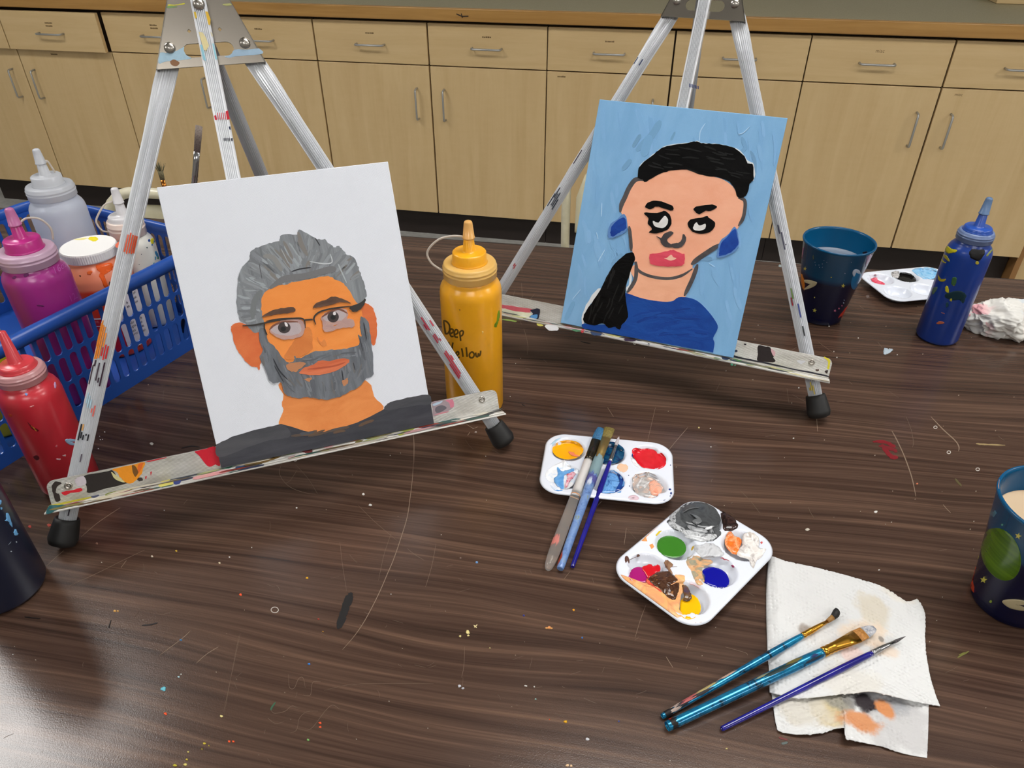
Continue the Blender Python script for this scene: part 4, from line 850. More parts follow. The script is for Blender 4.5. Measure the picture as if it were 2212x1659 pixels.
def bottle(name, label, x, y, zb, D, mats, tipcap=True, strap=None, group='squeeze paint bottles', lean=None):
    t = thing(name, label, 'bottle', (x, y, TZ+zb), group=group); z0 = TZ+zb; pr, f = body_R(D)
    mb = MB(); mb.lathe(pr, (x, y, z0), 64); obj('body', mb, mats[0], t)
    rc, cb, ct = D['rc'], D['cb'], D['ct']; h = ct-cb; mb = MB()
    mb.lathe([(rc-0.003, cb+0.0004), (rc-0.0004, cb+0.0004), (rc, cb+0.001), (rc, cb+h*0.42), (rc+0.0004, cb+h*0.45), (rc+0.0004, cb+h*0.50), (rc-0.0003, cb+h*0.53), (rc-0.0003, cb+h*0.62), (rc+0.0003, cb+h*0.66), (rc+0.0003, cb+h*0.72), (rc-0.0004, cb+h*0.75), (rc-0.0006, ct-0.0016), (rc-0.0014, ct-0.0004), (rc-0.0025, ct), (D['rd']-0.001, ct-0.0002)], (x, y, z0), 72, close=False)
    obj('collar', mb, mats[1], t)
    mb = MB(); rd, dz = D['rd'], D['disc']
    mb.lathe([(rd+0.0018, ct-0.0006), (rd+0.0008, ct+0.0008), (rd+0.0003, ct+0.002), (rd, dz-0.0012), (rd-0.001, dz-0.0002), (rd-0.002, dz), (D['nb']+0.001, dz+0.0002), (D['nb'], dz+0.0014), (D['nt'], D['tip']-0.0015), (D['nt']-0.001, D['tip']-0.0008), (0, D['tip']-0.0008)], (x, y, z0), 56)
    obj('nozzle', mb, mats[2], t)
    tb = D['tip']-0.0165*(D['tip']-D['disc'])/0.03
    if tipcap:
        k = (tb-dz)/(D['tip']-dz); rb = D['nb']+(D['nt']-D['nb'])*k
        mb = MB(); mb.lathe([(rb+0.0003, tb), (rb+0.0012, tb), (rb+0.0012, tb+0.0012), (rb+0.0008, tb+0.0014), (D['nt']+0.0008, D['tip']-0.001), (D['nt']+0.0002, D['tip']+0.0004), (D['nt']-0.0012, D['tip']+0.0011), (0, D['tip']+0.0012)], (x, y, z0), 32, close=False)
        obj('tip_cap', mb, mats[3], t)
    if strap:
        v = np.array([x, y]); v = v/np.linalg.norm(v); la = Vector((v[1], -v[0], 0)); fr = Vector((-v[0], -v[1], 0))
        pts = catmull([tuple(Vector((x, y, z0+z))+la*l+fr*g) for l, g, z in strap], 6, False)
        mb = MB(); mb.tube(pts, 0.0011, 8); obj('strap', mb, mats[4] if len(mats) > 4 else m_st, t)
    return t, rev_surf(x, y, f, z0)
def bands(mb, lst, K, S, amp=2, n=4, off=0.00025):
    for q, c in lst: patch(mb, K(rough(catmull(q, n), amp*2.5, R3)), S, off, 2, 0, c)
M_drip = attr_mat('paint_drip', 0.5, 0.0, 0.3, 0.12, 300)
c5 = crop(860, 440, 0.33748); c4 = crop(1680, 400, 0.24116); kk3 = crop(0, 560, 0.30151); kk2 = crop(0, 350, 0.22604); k6 = c4; kk7 = crop(1900, 900, 0.30145)
# deep yellow
m_y = plastic('deep_yellow_plastic', (250, 176, 26)); m_yc = frost('yellow_collar', (246, 200, 112), 0.2); m_tc = frost('clear_cap', (246, 200, 120), 0.35, 0.25); m_st = frost('clear_strap', (232, 224, 214), 0.4, 0.3)
t, S = bottle('paint_bottle', 'deep yellow squeeze bottle with handwritten marker lettering, behind the left easel foot', -0.1753, 0.6429, 0.0004, BIG, (m_y, m_yc, m_y, m_tc), strap=[(-0.0045, 0, 0.2035), (-0.016, 0, 0.2045), (-0.030, -0.002, 0.2000), (-0.041, -0.002, 0.1880), (-0.038, 0, 0.1770), (-0.027, 0.002, 0.1685)])
mb = MB()
def letters(mb, lst, K, S, wd, c, off=0.0002):
    for l in lst:
        q = K(ribbon(l, wd, 5, False)); n = len(q)//2; mb.cur = lin(c)
        vs = [Vector(p+g*off) for p, g in [S(*a) for a in q]]
        mb.add(vs, [(i, i+1, 2*n-2-i, 2*n-1-i) for i in range(n-1)])
    mb.cur = (1, 1, 1, 1)
letters(mb, [[(293,755),(299,800),(304,832)],[(289,750),(308,752),(328,775),(330,808),(318,830),(304,832)],[(338,830),(352,822),(352,806),(338,802),(331,822),(340,848),(356,848)],[(364,836),(380,830),(382,812),(370,806),(360,826),(366,852),(384,854)],[(394,820),(398,850),(401,878)],[(394,822),(408,812),(418,820),(412,840),(399,848)],
              [(322,885),(332,915),(342,930)],[(352,888),(347,920),(350,975)],[(374,972),(388,962),(386,948),(376,950),(370,968),(378,986),(394,980)],[(407,925),(412,950),(416,980)],[(436,918),(439,950),(442,980)],[(466,950),(456,966),(462,984),(478,984),(487,966),(478,950),(466,950)],[(496,952),(500,976),(510,978),(514,958),(518,974),(526,962),(528,940)]], c5, S, 10.5, (96, 70, 22))
obj('marker_lettering', mb, attr_mat('marker_ink', 0.5, 0, 0, 0.1), t, fixn=False)
mb = MB(); bands(mb, [([(640,692),(650,690),(648,730),(640,760),(628,790),(614,788),(616,770),(630,762)], (120,150,30)), ([(535,815),(545,820),(540,832)], (250,210,120)), ([(392,676),(398,678),(395,686)], (90,60,20))], c5, S, 1)
obj('paint_drip', mb, M_drip, t, kind='stuff', fixn=False)
# clear empty bottle
m_cl = frost('frosted_clear', (224, 229, 240), 0.5, 0.28); m_cl2 = frost('frosted_cap', (230, 232, 236), 0.5, 0.22)
bottle('paint_bottle', 'empty frosted clear squeeze bottle standing at the back of the blue basket', -0.7266, 0.7371, BZ+0.004, BIG, (m_cl, m_cl2, m_cl2, m_cl2), strap=[(0.0045, 0, 0.2045), (0.0075, 0, 0.2035), (0.0095, 0, 0.196), (0.011, 0, 0.1895)])
# magenta
m_m = plastic('magenta_plastic', (172, 48, 140)); m_mc = frost('magenta_collar', (222, 188, 212), 0.25); m_mn = plastic('magenta_cap', (190, 44, 132)); m_mt = frost('pink_cap', (216, 130, 184), 0.3)
t, S = bottle('paint_bottle', 'magenta squeeze bottle with pale threaded collar inside the blue basket', -0.6211, 0.5723, BZ+0.0026, BIG, (m_m, m_mc, m_mn, m_mt), strap=[(0.0045, 0, 0.2035), (0.012, 0, 0.2065), (0.022, 0, 0.203), (0.028, 0, 0.192), (0.0265, 0, 0.180)])
mb = MB(); bands(mb, [([(355,1365),(420,1370),(415,1382),(360,1375)], (112,40,100)), ([(225,1075),(265,1065),(270,1085),(235,1100)], (128,60,118)), ([(120,1100),(150,1085),(155,1105),(130,1120)], (128,60,118))], kk2, S, 1)
obj('paint_drip', mb, M_drip, t, kind='stuff', fixn=False)
def wrap_text(mb, txt, px, size, cx, cy, R, tilt=0.0, off=0.0003, c=(40, 36, 36)):
    S_ = rev_surf(cx, cy, lambda z: R, TZ); p, nn = S_(*px); th = math.atan2(p[1]-cy, p[0]-cx); vs, fs = text_mesh(txt, size); mb.cur = lin(c)
    mb.add([(cx+(R+off)*math.cos(th+v.x/R), cy+(R+off)*math.sin(th+v.x/R), p[2]+v.y+tilt*v.x) for v in vs], fs); mb.cur = (1, 1, 1, 1)
mb = MB(); wrap_text(mb, '16oz', kk2([(512, 1074)])[0], 0.0105, -0.6211, 0.5723, 0.0316, c=(206,110,190)); wrap_text(mb, '12', kk2([(668, 1345)])[0], 0.0105, -0.6211, 0.5723, 0.0316, c=(190,84,168))
letters(mb, [[(655,950),(715,1170),(785,1310)]], kk2, S, 4, (190,84,168)); letters(mb, [[(712,1215),(735,1200)], [(722,1302),(745,1290)]], kk2, S, 5, (196,100,178))
obj('moulded_volume_marks', mb, attr_mat('moulded_marks', 0.35, 0.2, 0, 0.05), t, fixn=False)
# yellow and teal bottles further down the basket
bottle('paint_bottle', 'bright yellow squeeze bottle at the left edge, beside the magenta bottle in the basket', -0.666, 0.506, BZ, dict(BIG, R=0.0305), tuple(plastic('lemon_plastic', (214, 196, 26)) for k in range(3))+(m_tc,))
bottle('paint_bottle', 'dark teal squeeze bottle low in the basket, glimpsed through its slots behind the red bottle', -0.672, 0.412, BZ, dict(SML), tuple(plastic('teal_plastic', (16, 84, 92)) for k in range(3))+(m_cl2,), tipcap=True)
# white bottle in the basket
m_w = plastic('white_plastic', (232, 230, 220)); m_wp = plastic('pinkish_white', (236, 216, 206)); m_wn = frost('white_cap', (232, 230, 232), 0.2)
wx, wy = -0.6401, 0.7408
t, S = bottle('paint_bottle', 'white squeeze bottle with a looped cap strap and coloured specks, behind the orange jar', wx, wy, BZ, dict(SML, R=0.0264, sh=0.1190, cb=0.1215, ct=0.1420, rc=0.0212, disc=0.1475, rd=0.0172, tip=0.1800, nb=0.0062, nt=0.0036), (m_w, m_wp, m_wn, m_wn), strap=[(-0.0045, 0, 0.1655), (-0.016, 0, 0.1625), (-0.0275, 0, 0.150), (-0.0305, 0, 0.142), (-0.027, 0, 0.132), (-0.0205, 0, 0.129)])
kw = crop(180, 380, 0.15669); mb = MB()
bands(mb, [(ellipse(907,890,16,20,10), (30,70,140)), ([(930,870),(965,860),(975,920),(950,940),(930,915)], (226,214,40)), (ellipse(975,905,9,14,8), (40,110,170)), (ellipse(947,950,8,11,8), (40,110,170)), ([(985,1045),(1010,1040),(1040,1110),(1020,1120),(995,1080)], (60,140,190)), ([(865,985),(885,980),(880,1000)], (60,90,90)), ([(985,1110),(1000,1120),(995,1160),(985,1150)], (90,160,190)), ([(960,1200),(985,1195),(980,1230),(960,1225)], (120,170,190)), (ellipse(800,1080,5,5,6), (40,40,50)), (ellipse(770,1220,5,5,6), (40,40,50)), (ellipse(1030,1130,12,14,8), (60,140,110))], kw, S, 1)
obj('paint_speck', mb, M_drip, t, kind='stuff', fixn=False)
# red, dark navy, blue bottles on the table
m_r = plastic('red_plastic', (200, 46, 58)); m_rc = frost('clear_red_collar', (224, 170, 172), 0.35, 0.2); m_rn = plastic('red_cap', (208, 62, 70))
t, S = bottle('paint_bottle', 'red squeeze bottle without a tip cap, standing behind the left easel foot', -0.5373, 0.44, 0.0004, dict(SML, R=0.0258, sh=0.1190, cb=0.1232, ct=0.1360, rc=0.0200, disc=0.1412, rd=0.0142, tip=0.1735), (m_r, m_rc, m_rn, m_rn), tipcap=False)
mb = MB(); bands(mb, [([(465,1295),(490,1286),(545,1292),(548,1302),(500,1298),(480,1304),(495,1318),(545,1322),(540,1335),(490,1325)], (160,190,220)), ([(192,1160),(225,1195),(275,1220),(270,1232),(225,1210)], (120,26,34)), ([(225,1192),(262,1225),(255,1228)], (206,150,50)), ([(180,958),(198,962),(194,976),(182,972)], (120,160,220)), ([(238,1415),(262,1405),(284,1425),(262,1440)], (90,24,34)), ([(210,1060),(240,1045),(242,1052)], (226,150,150)), ([(60,1110),(85,1115),(80,1130),(66,1128)], (200,70,40)), ([(400,1432),(430,1428),(428,1438)], (226,190,194)), ([(445,1405),(470,1400),(466,1412)], (226,190,194)), ([(395,1340),(412,1330),(408,1345)], (210,110,120)), ([(388,885),(398,880),(402,915),(392,925)], (190,150,190))], kk3, S, 1)
obj('paint_drip', mb, M_drip, t, kind='stuff', fixn=False)
m_n = plastic('dark_navy_plastic', (30, 36, 56)); 
t, S = bottle('paint_bottle', 'dark navy squeeze bottle with light blue drips at the lower left edge', -0.5015, 0.3128, 0.0004, BIG, (m_n, m_n, m_n, m_n))
mb = MB(); bands(mb, [([(48,490),(66,488),(85,540),(98,575),(100,600),(85,585),(70,555),(38,545),(52,530)], (110,170,220)), ([(112,640),(125,612),(138,640),(148,655),(120,668)], (110,170,220)), ([(0,380),(10,385),(5,410),(0,412)], (110,170,220)), ([(5,438),(18,440),(15,456),(4,452)], (110,170,220)), (ellipse(133,720,4,4,6), (170,180,190)), (ellipse(90,796,4,4,6), (170,180,190)), ([(65,745),(85,718),(88,722)], (100,110,120))], crop(0, 980, 0.26519), S, 1)
obj('paint_drip', mb, M_drip, t, kind='stuff', fixn=False)
m_b = plastic('blue_plastic', (20, 60, 148)); m_bc = frost('blue_collar', (126, 146, 190), 0.25); m_bn = plastic('blue_cap', (36, 80, 172)); m_bt = frost('blue_tip', (110, 140, 180), 0.3)
t, S = bottle('paint_bottle', 'tall blue squeeze bottle with yellow and black smudges at the right', 0.3741, 0.9027, 0.0004, dict(SML, R=0.0249, sh=0.1307, cb=0.1345, ct=0.1470, rc=0.0197, disc=0.1520, rd=0.0150, tip=0.1858), (m_b, m_bc, m_bn, m_bt))
mb = MB(); bands(mb, [([(1715,600),(1735,575),(1760,570),(1800,578),(1845,575),(1855,605),(1840,640),(1815,670),(1790,680),(1740,660),(1722,640)], (16,14,16)), ([(1500,560),(1520,545),(1545,560),(1570,575),(1605,578),(1595,600),(1560,608),(1530,612),(1505,595)], (196,186,30)), ([(1490,620),(1520,640),(1540,675),(1530,682),(1500,655),(1488,640)], (170,160,50)), ([(1470,660),(1490,685),(1508,692),(1500,698),(1475,685)], (200,190,40)), ([(1438,800),(1450,835),(1480,850),(1505,840),(1495,862),(1455,862),(1436,840)], (180,164,40)), ([(1555,860),(1570,825),(1600,830),(1600,880),(1580,900),(1558,890)], (60,100,60)), ([(1560,880),(1590,870),(1585,900),(1565,898)], (190,180,40)), ([(1500,910),(1520,905),(1535,940),(1530,965),(1505,950)], (206,196,40)), ([(1525,965),(1580,950),(1650,950),(1690,985),(1685,1010),(1660,1060),(1640,1030),(1570,1030),(1510,1010),(1495,985)], (20,50,60)), ([(1510,1055),(1528,1050),(1530,1085),(1505,1095)], (30,66,80)), ([(1385,930),(1430,910),(1425,940),(1390,980)], (80,104,90)), ([(1430,1228),(1465,1220),(1495,1236),(1460,1244),(1425,1242)], (176,96,66)), ([(1465,1140),(1495,1148),(1490,1155)], (150,90,80)), ([(1870,625),(1910,580),(1950,545),(1945,560),(1900,610),(1875,640)], (130,140,80)), (ellipse(1787,696,16,16,10), (196,180,60)), ([(1545,1018),(1560,1015),(1560,1040),(1540,1035)], (180,170,50)), (ellipse(1640,435,14,18,8), (150,160,60))], c4, S, 1)
obj('paint_smudge', mb, M_drip, t, kind='stuff', fixn=False)

# ------------------------------------------------------------------ orange paint jar
jx, jy, jR = -0.6449, 0.6766, 0.0376
t = thing('paint_jar', 'orange paint jar with a white screw lid and printed label, in the blue basket', 'jar', (jx, jy, TZ+BZ))
m, nt, b = new_mat('jar_orange'); s_ = nd(nt, 'ShaderNodeSeparateXYZ'); nt.links.new(coords(nt), s_.inputs[0])
nt.links.new(ramp(nt, math_(nt, 'ADD', math_(nt, 'MULTIPLY', s_.outputs[2], 5.0), math_(nt, 'MULTIPLY', noise_tex(nt, coords(nt), 40, 2), 0.02)), [(0.465, lin((214,62,22))), (0.485, lin((236,140,106)))]), b.inputs['Base Color']); setp(b, rough=0.28, coat=0.2)
z0 = TZ+BZ; mb = MB(); jp = [(jR-0.004, 0.0), (jR-0.001, 0.0015), (jR, 0.005), (jR, 0.1005), (jR-0.001, 0.105), (jR-0.004, 0.1105), (0.031, 0.118), (0.0285, 0.121), (0.0285, 0.132)]
mb.lathe(jp, (jx, jy, z0), 64); obj('body', mb, m, t)
ax = Vector((0.02, -0.02, 1)).normalized(); mb = MB(); prof = [(0.0, 0.0085), (0.0262, 0.0085), (0.0290, 0.0110), (0.0305, 0.0115), (0.0305, 0.0010), (0.0300, 0.0), (0.0275, 0.0)]
secs = []; n = 150
prof = [(0.0275, 0.0), (0.0301, 0.0), (0.0307, 0.0012), (0.0307, 0.0098), (0.0298, 0.0116), (0.0280, 0.0122), (0.0, 0.0124)]
for r, h in prof: secs.append([(jx+(r-(0.0004 if k % 2 and 0.0302 < r else 0))*math.cos(2*PI*k/n), jy+(r-(0.0004 if k % 2 and 0.0302 < r else 0))*math.sin(2*PI*k/n), z0+0.1230+h) for k in range(n)])
mb.loft(secs, False, False); ld = obj('lid', mb, plain('lid_white', (240, 238, 236), rough=0.45), t, merge=0.00001)
SL = plane_surf((jx, jy, z0+0.1230+0.0123), (0, 0, 1)); mb = MB()
many(mb, [([(840,735),(870,715),(930,722),(935,745),(900,760),(870,750)], (238,220,40)), ([(700,740),(800,725),(840,730),(780,745)], (240,230,150)), ([(1100,790),(1150,760),(1160,800),(1120,820)], (226,110,80))], kk2, SL, 3)
obj('paint_splash', mb, M_drip, t, kind='stuff', fixn=False)
vv = math.atan2(-jy, -jx)
def sector(mb, a0, a1, za, zb_, off, n=20):
    vs = []; 
    for k in range(n+1):
        th = vv+a0+(a1-a0)*k/n
        for z in (za, zb_): vs.append((jx+(jR+off)*math.cos(th), jy+(jR+off)*math.sin(th), z0+z))
    mb.add(vs, [(2*k, 2*k+2, 2*k+3, 2*k+1) for k in range(n)], True)
mb = MB(); sector(mb, 0.10, 1.9, 0.010, 0.089, 0.0003); obj('label_white_panel', mb, plain('label_paper', (226, 220, 222), rough=0.5), t, fixn=False)
mb = MB(); sector(mb, -1.2, 0.095, 0.010, 0.056, 0.0003); obj('label_red_panel', mb, plain('label_red', (186, 20, 34), rough=0.4), t, fixn=False)
mb = MB(); sector(mb, -1.2, 0.0, 0.0565, 0.0585, 0.00035); sector(mb, -1.2, -0.05, 0.047, 0.0482, 0.0006); sector(mb, 0.0, 0.095, 0.0565, 0.089, 0.00035, 4); obj('label_white_line', mb, plain('label_line_white', (232, 226, 226), rough=0.5), t, kind='stuff', fixn=False)
mb = MB(); kl = crop(200, 560, 0.15676)
for txt, q in (('All', (222,360)), ('er based', (560,205)), ('woo', (512,452)), (', ter', (540,500)), ('wat', (552,565)), ('sou', (574,622)), ('cotta', (640,440)), ('leans', (655,495)), ('surfa', (672,550)), ('a', (465,612)), ('y st', (436,690)), ('n\u00e8r', (505,905)), ('supa', (505,960)), ('les', (540,1010)), ('erni', (545,1060)), ('\u00e9 fa', (628,850)), ('des', (632,905)), ('e le', (650,960)), ('a to', (668,1020)), ('ra', (785,940)), ('ert', (590,1230)), ('es s', (712,1185)), ('aco', (820,1105))):
    wrap_text(mb, txt, kl([q])[0], 0.0062 if txt == 'All' else 0.0052, jx, jy, jR+0.0003, 0.0)
wrap_text(mb, 'nt', kl([(36, 880)])[0], 0.006, jx, jy, jR+0.0005, c=(226,150,150))
obj('label_text', mb, attr_mat('label_print', 0.6, 0, 0, 0.05), t, fixn=False)
def jf(z):
    for (r0, a), (r1, c_) in zip(jp, jp[1:]):
        if a <= z <= c_: return r0+(r1-r0)*(z-a)/(c_-a)
    return jR
SJ = rev_surf(jx, jy, jf, z0); mb = MB()
bands(mb, [([(925,985),(1000,965),(1075,975),(1070,1025),(1005,1030),(1000,1070),(985,1110),(1010,1180),(1035,1195),(1015,1205),(990,1190),(965,1120),(945,1090),(955,1040),(920,1020)], (240,96,26)), ([(830,1050),(860,1038),(890,1050),(865,1075),(838,1075)], (240,110,50)), (ellipse(765,1087,6,6,6), (60,30,30))], kk2, SJ, 2)
obj('paint_drip', mb, M_drip, t, kind='stuff', fixn=False)

# ------------------------------------------------------------------ space cups
def cup(name, label, x, y, zl, liquid, zline, label_liq):
    t = thing(name, label, 'cup', (x, y, TZ+0.0004), group='dark blue cups printed with planets'); z0 = TZ+0.0004
    H_, r0, r1 = 0.1104, 0.0290, 0.0436
    f = lambda z: r0+(r1-r0)*max(0, min(1, (z-0.010)/(H_-0.010))) if z > 0.010 else r0-0.0012
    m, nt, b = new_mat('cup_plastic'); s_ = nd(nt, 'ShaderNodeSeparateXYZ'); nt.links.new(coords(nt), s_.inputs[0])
    nt.links.new(ramp(nt, math_(nt, 'MULTIPLY', s_.outputs[2], 9.0), [(zline*9-0.05, lin((8,16,54))), (zline*9+0.02, lin((8,78,118)))]), b.inputs['Base Color']); setp(b, rough=0.25, coat=0.1, spec=0.35)  # light through the plastic above the liquid, dark contents below, painted by height
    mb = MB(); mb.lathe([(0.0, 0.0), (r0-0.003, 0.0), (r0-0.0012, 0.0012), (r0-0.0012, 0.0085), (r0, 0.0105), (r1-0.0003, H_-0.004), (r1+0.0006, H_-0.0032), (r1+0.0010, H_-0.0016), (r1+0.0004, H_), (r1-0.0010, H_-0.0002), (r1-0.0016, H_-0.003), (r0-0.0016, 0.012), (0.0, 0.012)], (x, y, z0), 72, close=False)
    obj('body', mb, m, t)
    rl = f(zl)-0.0018; mb = MB(); mb.lathe([(0.0, zl), (rl*0.7, zl), (rl-0.0008, zl+0.0001), (rl, zl+0.0006), (rl, zl-0.0025), (0, zl-0.0025)], (x, y, z0), 56, close=False)
    obj('paint_water', mb, plain('paint_water', liquid, rough=0.08), t)
    return t, rev_surf(x, y, f, z0)
def star(cx, cy, r, rot=0.3): return [(cx+(r if k % 2 == 0 else r*0.42)*math.cos(rot+PI*k/5-PI/2), cy+(r if k % 2 == 0 else r*0.42)*math.sin(rot+PI*k/5-PI/2)) for k in range(10)]
def decals(name, lst, K, S, t, m):
    mb = MB()
    for q, c in lst: patch(mb, K(q), S, 0.00025, 3, 0, c)
    obj(name, mb, m, t, kind='stuff', fixn=False)
M_print = attr_mat('cup_print', 0.25, 0.3, 0.0, 0.08)
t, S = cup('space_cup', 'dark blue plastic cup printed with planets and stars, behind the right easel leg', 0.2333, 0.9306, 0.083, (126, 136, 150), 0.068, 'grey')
YL, PK, CR = (196, 186, 80), (206, 110, 140), (190, 176, 140)
decals('printed_stars', [(star(245,748,18,0.1), YL), (star(585,902,20,0.2), YL), (star(330,1122,20,0.2), YL), (star(512,1125,13), PK), (star(548,1105,9), PK), (star(575,1080,7), PK), (ellipse(480,826,6,6,8), YL), (ellipse(330,1006,5,5,8), YL), (ellipse(590,1055,4,4,8), (190,200,220)), (ellipse(595,1030,3,3,6), (190,200,220)), (ellipse(602,790,4,4,6), (170,190,220))]+[(ellipse(a,c,3,3,6), (150,180,210)) for a, c in ((335,690),(340,715),(370,715),(400,705),(415,675),(440,690),(375,735),(400,735),(660,690))], k6, S, t, M_print)
decals('printed_planets', [([(205,770),(220,800),(238,850),(243,900),(238,945),(222,920),(208,860)], (206,120,36)), (catmull([(236,848),(290,850),(345,866),(352,880),(330,905),(280,928),(240,938),(244,922),(285,908),(318,888),(316,872),(284,866),(240,868)],3), CR),
     (ellipse(703,855,44,84,28,0.28), (36,110,160)), (catmull([(668,790),(676,762),(700,752),(730,762),(742,790),(736,800),(718,775),(698,768),(684,780),(690,805),(680,820)],3), (180,190,206)), ([(528,1200),(560,1160),(610,1100),(642,1082),(632,1120),(605,1172),(570,1192)], (190,52,34)), ([(214,640),(226,560),(234,556),(228,610),(218,660)], (180,90,130)), ([(800,640),(840,600),(850,620),(820,690),(780,740),(790,690)], (170,140,170))], k6, S, t, M_print)
mb = MB(); bands(mb, [([(430,470),(440,445),(462,432),(466,440),(448,458),(438,478)], (170,190,200)), ([(590,385),(610,378),(620,384),(605,392)], (190,200,205))], k6, rev_surf(0.2333, 0.9306, lambda z: 0.0290+(0.0436-0.0290)*max(0, min(1, (z-0.010)/0.1004))-0.0019, TZ), 1)
decals('paint_stains', [([(310,640),(322,620),(330,650),(320,675)], (30,60,50)), ([(310,555),(330,550),(325,580)], (30,50,50)), ([(760,600),(800,590),(795,640),(765,640)], (14,20,40))], k6, S, t, M_print)
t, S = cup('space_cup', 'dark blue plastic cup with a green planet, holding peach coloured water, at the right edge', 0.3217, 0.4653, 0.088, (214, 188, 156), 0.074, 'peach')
decals('printed_stars', [(star(745,1170,26,0.2), YL), (star(995,855,26,0.3), YL), (ellipse(797,1325,10,10,8), (150,170,70)), (ellipse(880,775,8,8,8), (90,150,130)), (ellipse(688,1000,6,12,8), YL)], kk7, S, t, M_print)
pm, nt, b = new_mat('green_planet'); f = noise_tex(nt, coords(nt, (12, 12, 150)), 1.0, 3); nt.links.new(ramp(nt, f, [(0.3, lin((48,84,10))), (0.7, lin((92,126,22)))]), b.inputs['Base Color']); setp(b, rough=0.25, coat=0.3)
mb = MB(); patch(mb, kk7(ellipse(870,985,138,198,40,-0.36)), S, 0.0003, 6); obj('printed_green_planet', mb, pm, t, fixn=False)
decals('printed_planets', [([(668,1065),(648,1120),(632,1180),(640,1205),(660,1245),(676,1262)], (190,58,28)), (catmull([(878,1322),(920,1310),(1000,1312),(1090,1335),(1100,1352),(990,1335),(990,1352),(1040,1372),(1090,1380),(1040,1392),(950,1378),(900,1352)],3), CR)], kk7, S, t, M_print)
decals('paint_stains', [([(780,690),(800,672),(830,670),(842,690),(820,722),(795,715)], (60,110,130)), ([(838,470),(848,445),(856,490),(858,540),(842,530),(836,500)], (220,176,146))], kk7, S, t, M_print)
SI = lambda px, py: (lambda p: (p, np.array([0, 0, 1.0])))(at(px, py, 0.1109))

# ------------------------------------------------------------------ plastic paint palettes
M_pal = plain('palette_white_plastic', (226, 230, 240), rough=0.22, coat=0.3)
PW, PH, PZ = 0.0645, 0.0455, 0.0124
WELLS = [(sx_*0.0405, sy_*0.0205) for sx_ in (-1, 0, 1) for sy_ in (-1, 1)]
def pal_h(x, y):
    h = PZ
    for wx_, wy_ in WELLS:
        d = math.hypot(x-wx_, y-wy_)
        if d < 0.0178:
            k = d/0.0178; h = min(h, PZ-0.0112*(1-k**3.2)**0.9)
    ex = max(0, abs(x)-(PW-0.0022), 0); ey = max(0, abs(y)-(PH-0.0022)); e = max(ex, ey)/0.0022
    return h-0.0012*e*e
class Palette:
    def __init__(self, label, cx, cy, deg):
        self.c = (cx, cy); self.a = math.radians(deg); R_ = Matrix.Rotation(self.a, 3, 'Z')
        self.t = thing('paint_palette', label, 'palette', (cx, cy, TZ+0.0003), R_, 'white six well palettes'); M = WM[self.t.name]
        nx, ny = 97, 69; P = []; cr_ = 0.021
        for i in range(nx):
            row = []
            for j in range(ny):
                x = -PW+2*PW*i/(nx-1); y = -PH+2*PH*j/(ny-1); ax_, ay_ = abs(x)-(PW-cr_), abs(y)-(PH-cr_); h = pal_h(x, y)
                if ax_ > 0 and ay_ > 0:
                    l = math.hypot(ax_, ay_); m_ = max(ax_, ay_); k = m_/l
                    x = math.copysign(PW-cr_+ax_*k, x); y = math.copysign(PH-cr_+ay_*k, y)
                row.append(M @ Vector((x, y, h)))
            P.append(row)
        mb = MB(); mb.grid(P); o = obj('tray', mb, M_pal, self.t, fixn=True); so = o.modifiers.new('solid', 'SOLIDIFY'); so.thickness = 0.0011; so.offset = -1
    def loc(self, p):
        dx, dy = p[0]-self.c[0], p[1]-self.c[1]; c, s = math.cos(self.a), math.sin(self.a); return dx*c+dy*s, -dx*s+dy*c
    def surf(self, level):
        def f(px, py):
            z = 0.010
            for _ in range(7): p = at(px, py, z); z = max(pal_h(*self.loc(p)), level)+0.0003
            p = at(px, py, z); x, y = self.loc(p); m_ = 0.0016; x2 = max(-PW+m_, min(PW-m_, x)); y2 = max(-PH+m_, min(PH-m_, y)); ax_, ay_ = abs(x2)-(PW-0.021), abs(y2)-(PH-0.021)
            if ax_ > 0 and ay_ > 0 and math.hypot(ax_, ay_) > 0.021-m_: k = (0.021-m_)/math.hypot(ax_, ay_); x2 = math.copysign(PW-0.021+ax_*k, x2); y2 = math.copysign(PH-0.021+ay_*k, y2)
            if (x2, y2) != (x, y): c, s = math.cos(self.a), math.sin(self.a); p = np.array([self.c[0]+x2*c-y2*s, self.c[1]+x2*s+y2*c, TZ+max(pal_h(x2, y2), level)+0.0003])
            return p, np.array([0, 0, 1.0])
        return f
    def paint(self, name, poly, K, m, level=0.0, dome=0.0006, amp=3, n=4, rings=4):
        mb = MB(); patch(mb, K(rough(catmull(poly, n), amp, R3)), self.surf(level+0.0018 if level else 0), 0.00015, rings, dome); obj(name, mb, m, self.t, fixn=True)
    def specks(self, lst, K):
        mb = MB()
        for q, c in lst: patch(mb, K(q), self.surf(0), 0.0001, 1, 0.0002, c)
        obj('paint_specks', mb, M_drip, self.t, kind='stuff', fixn=False)
pA = crop(1100, 880, 0.2411); pB = crop(1300, 1050, 0.1989); pC = crop(1680, 400, 0.24116)
P1 = Palette('white six well palette with three brushes lying across it, beside the left easel foot', -0.0180, 0.5530, 3.0)
P1.paint('yellow_paint', ellipse(525, 380, 140, 86, 24), pA, wet('wet_yellow', [(246,172,10)]), 0.0072, 0.0, 2, 1)
P1.paint('yellow_streak', [(530,398),(580,405),(590,425),(640,440),(560,432)], pA, wet('wet_peach_streak', [(240,130,90)]), 0.0078, 0.0004, 2)
P1.paint('dark_blue_paint', ellipse(895, 408, 140, 100, 24), pA, wet('wet_dark_blue', [(10,48,96),(16,84,120),(8,34,84)]), 0.0068, 0.0004, 4, 1)
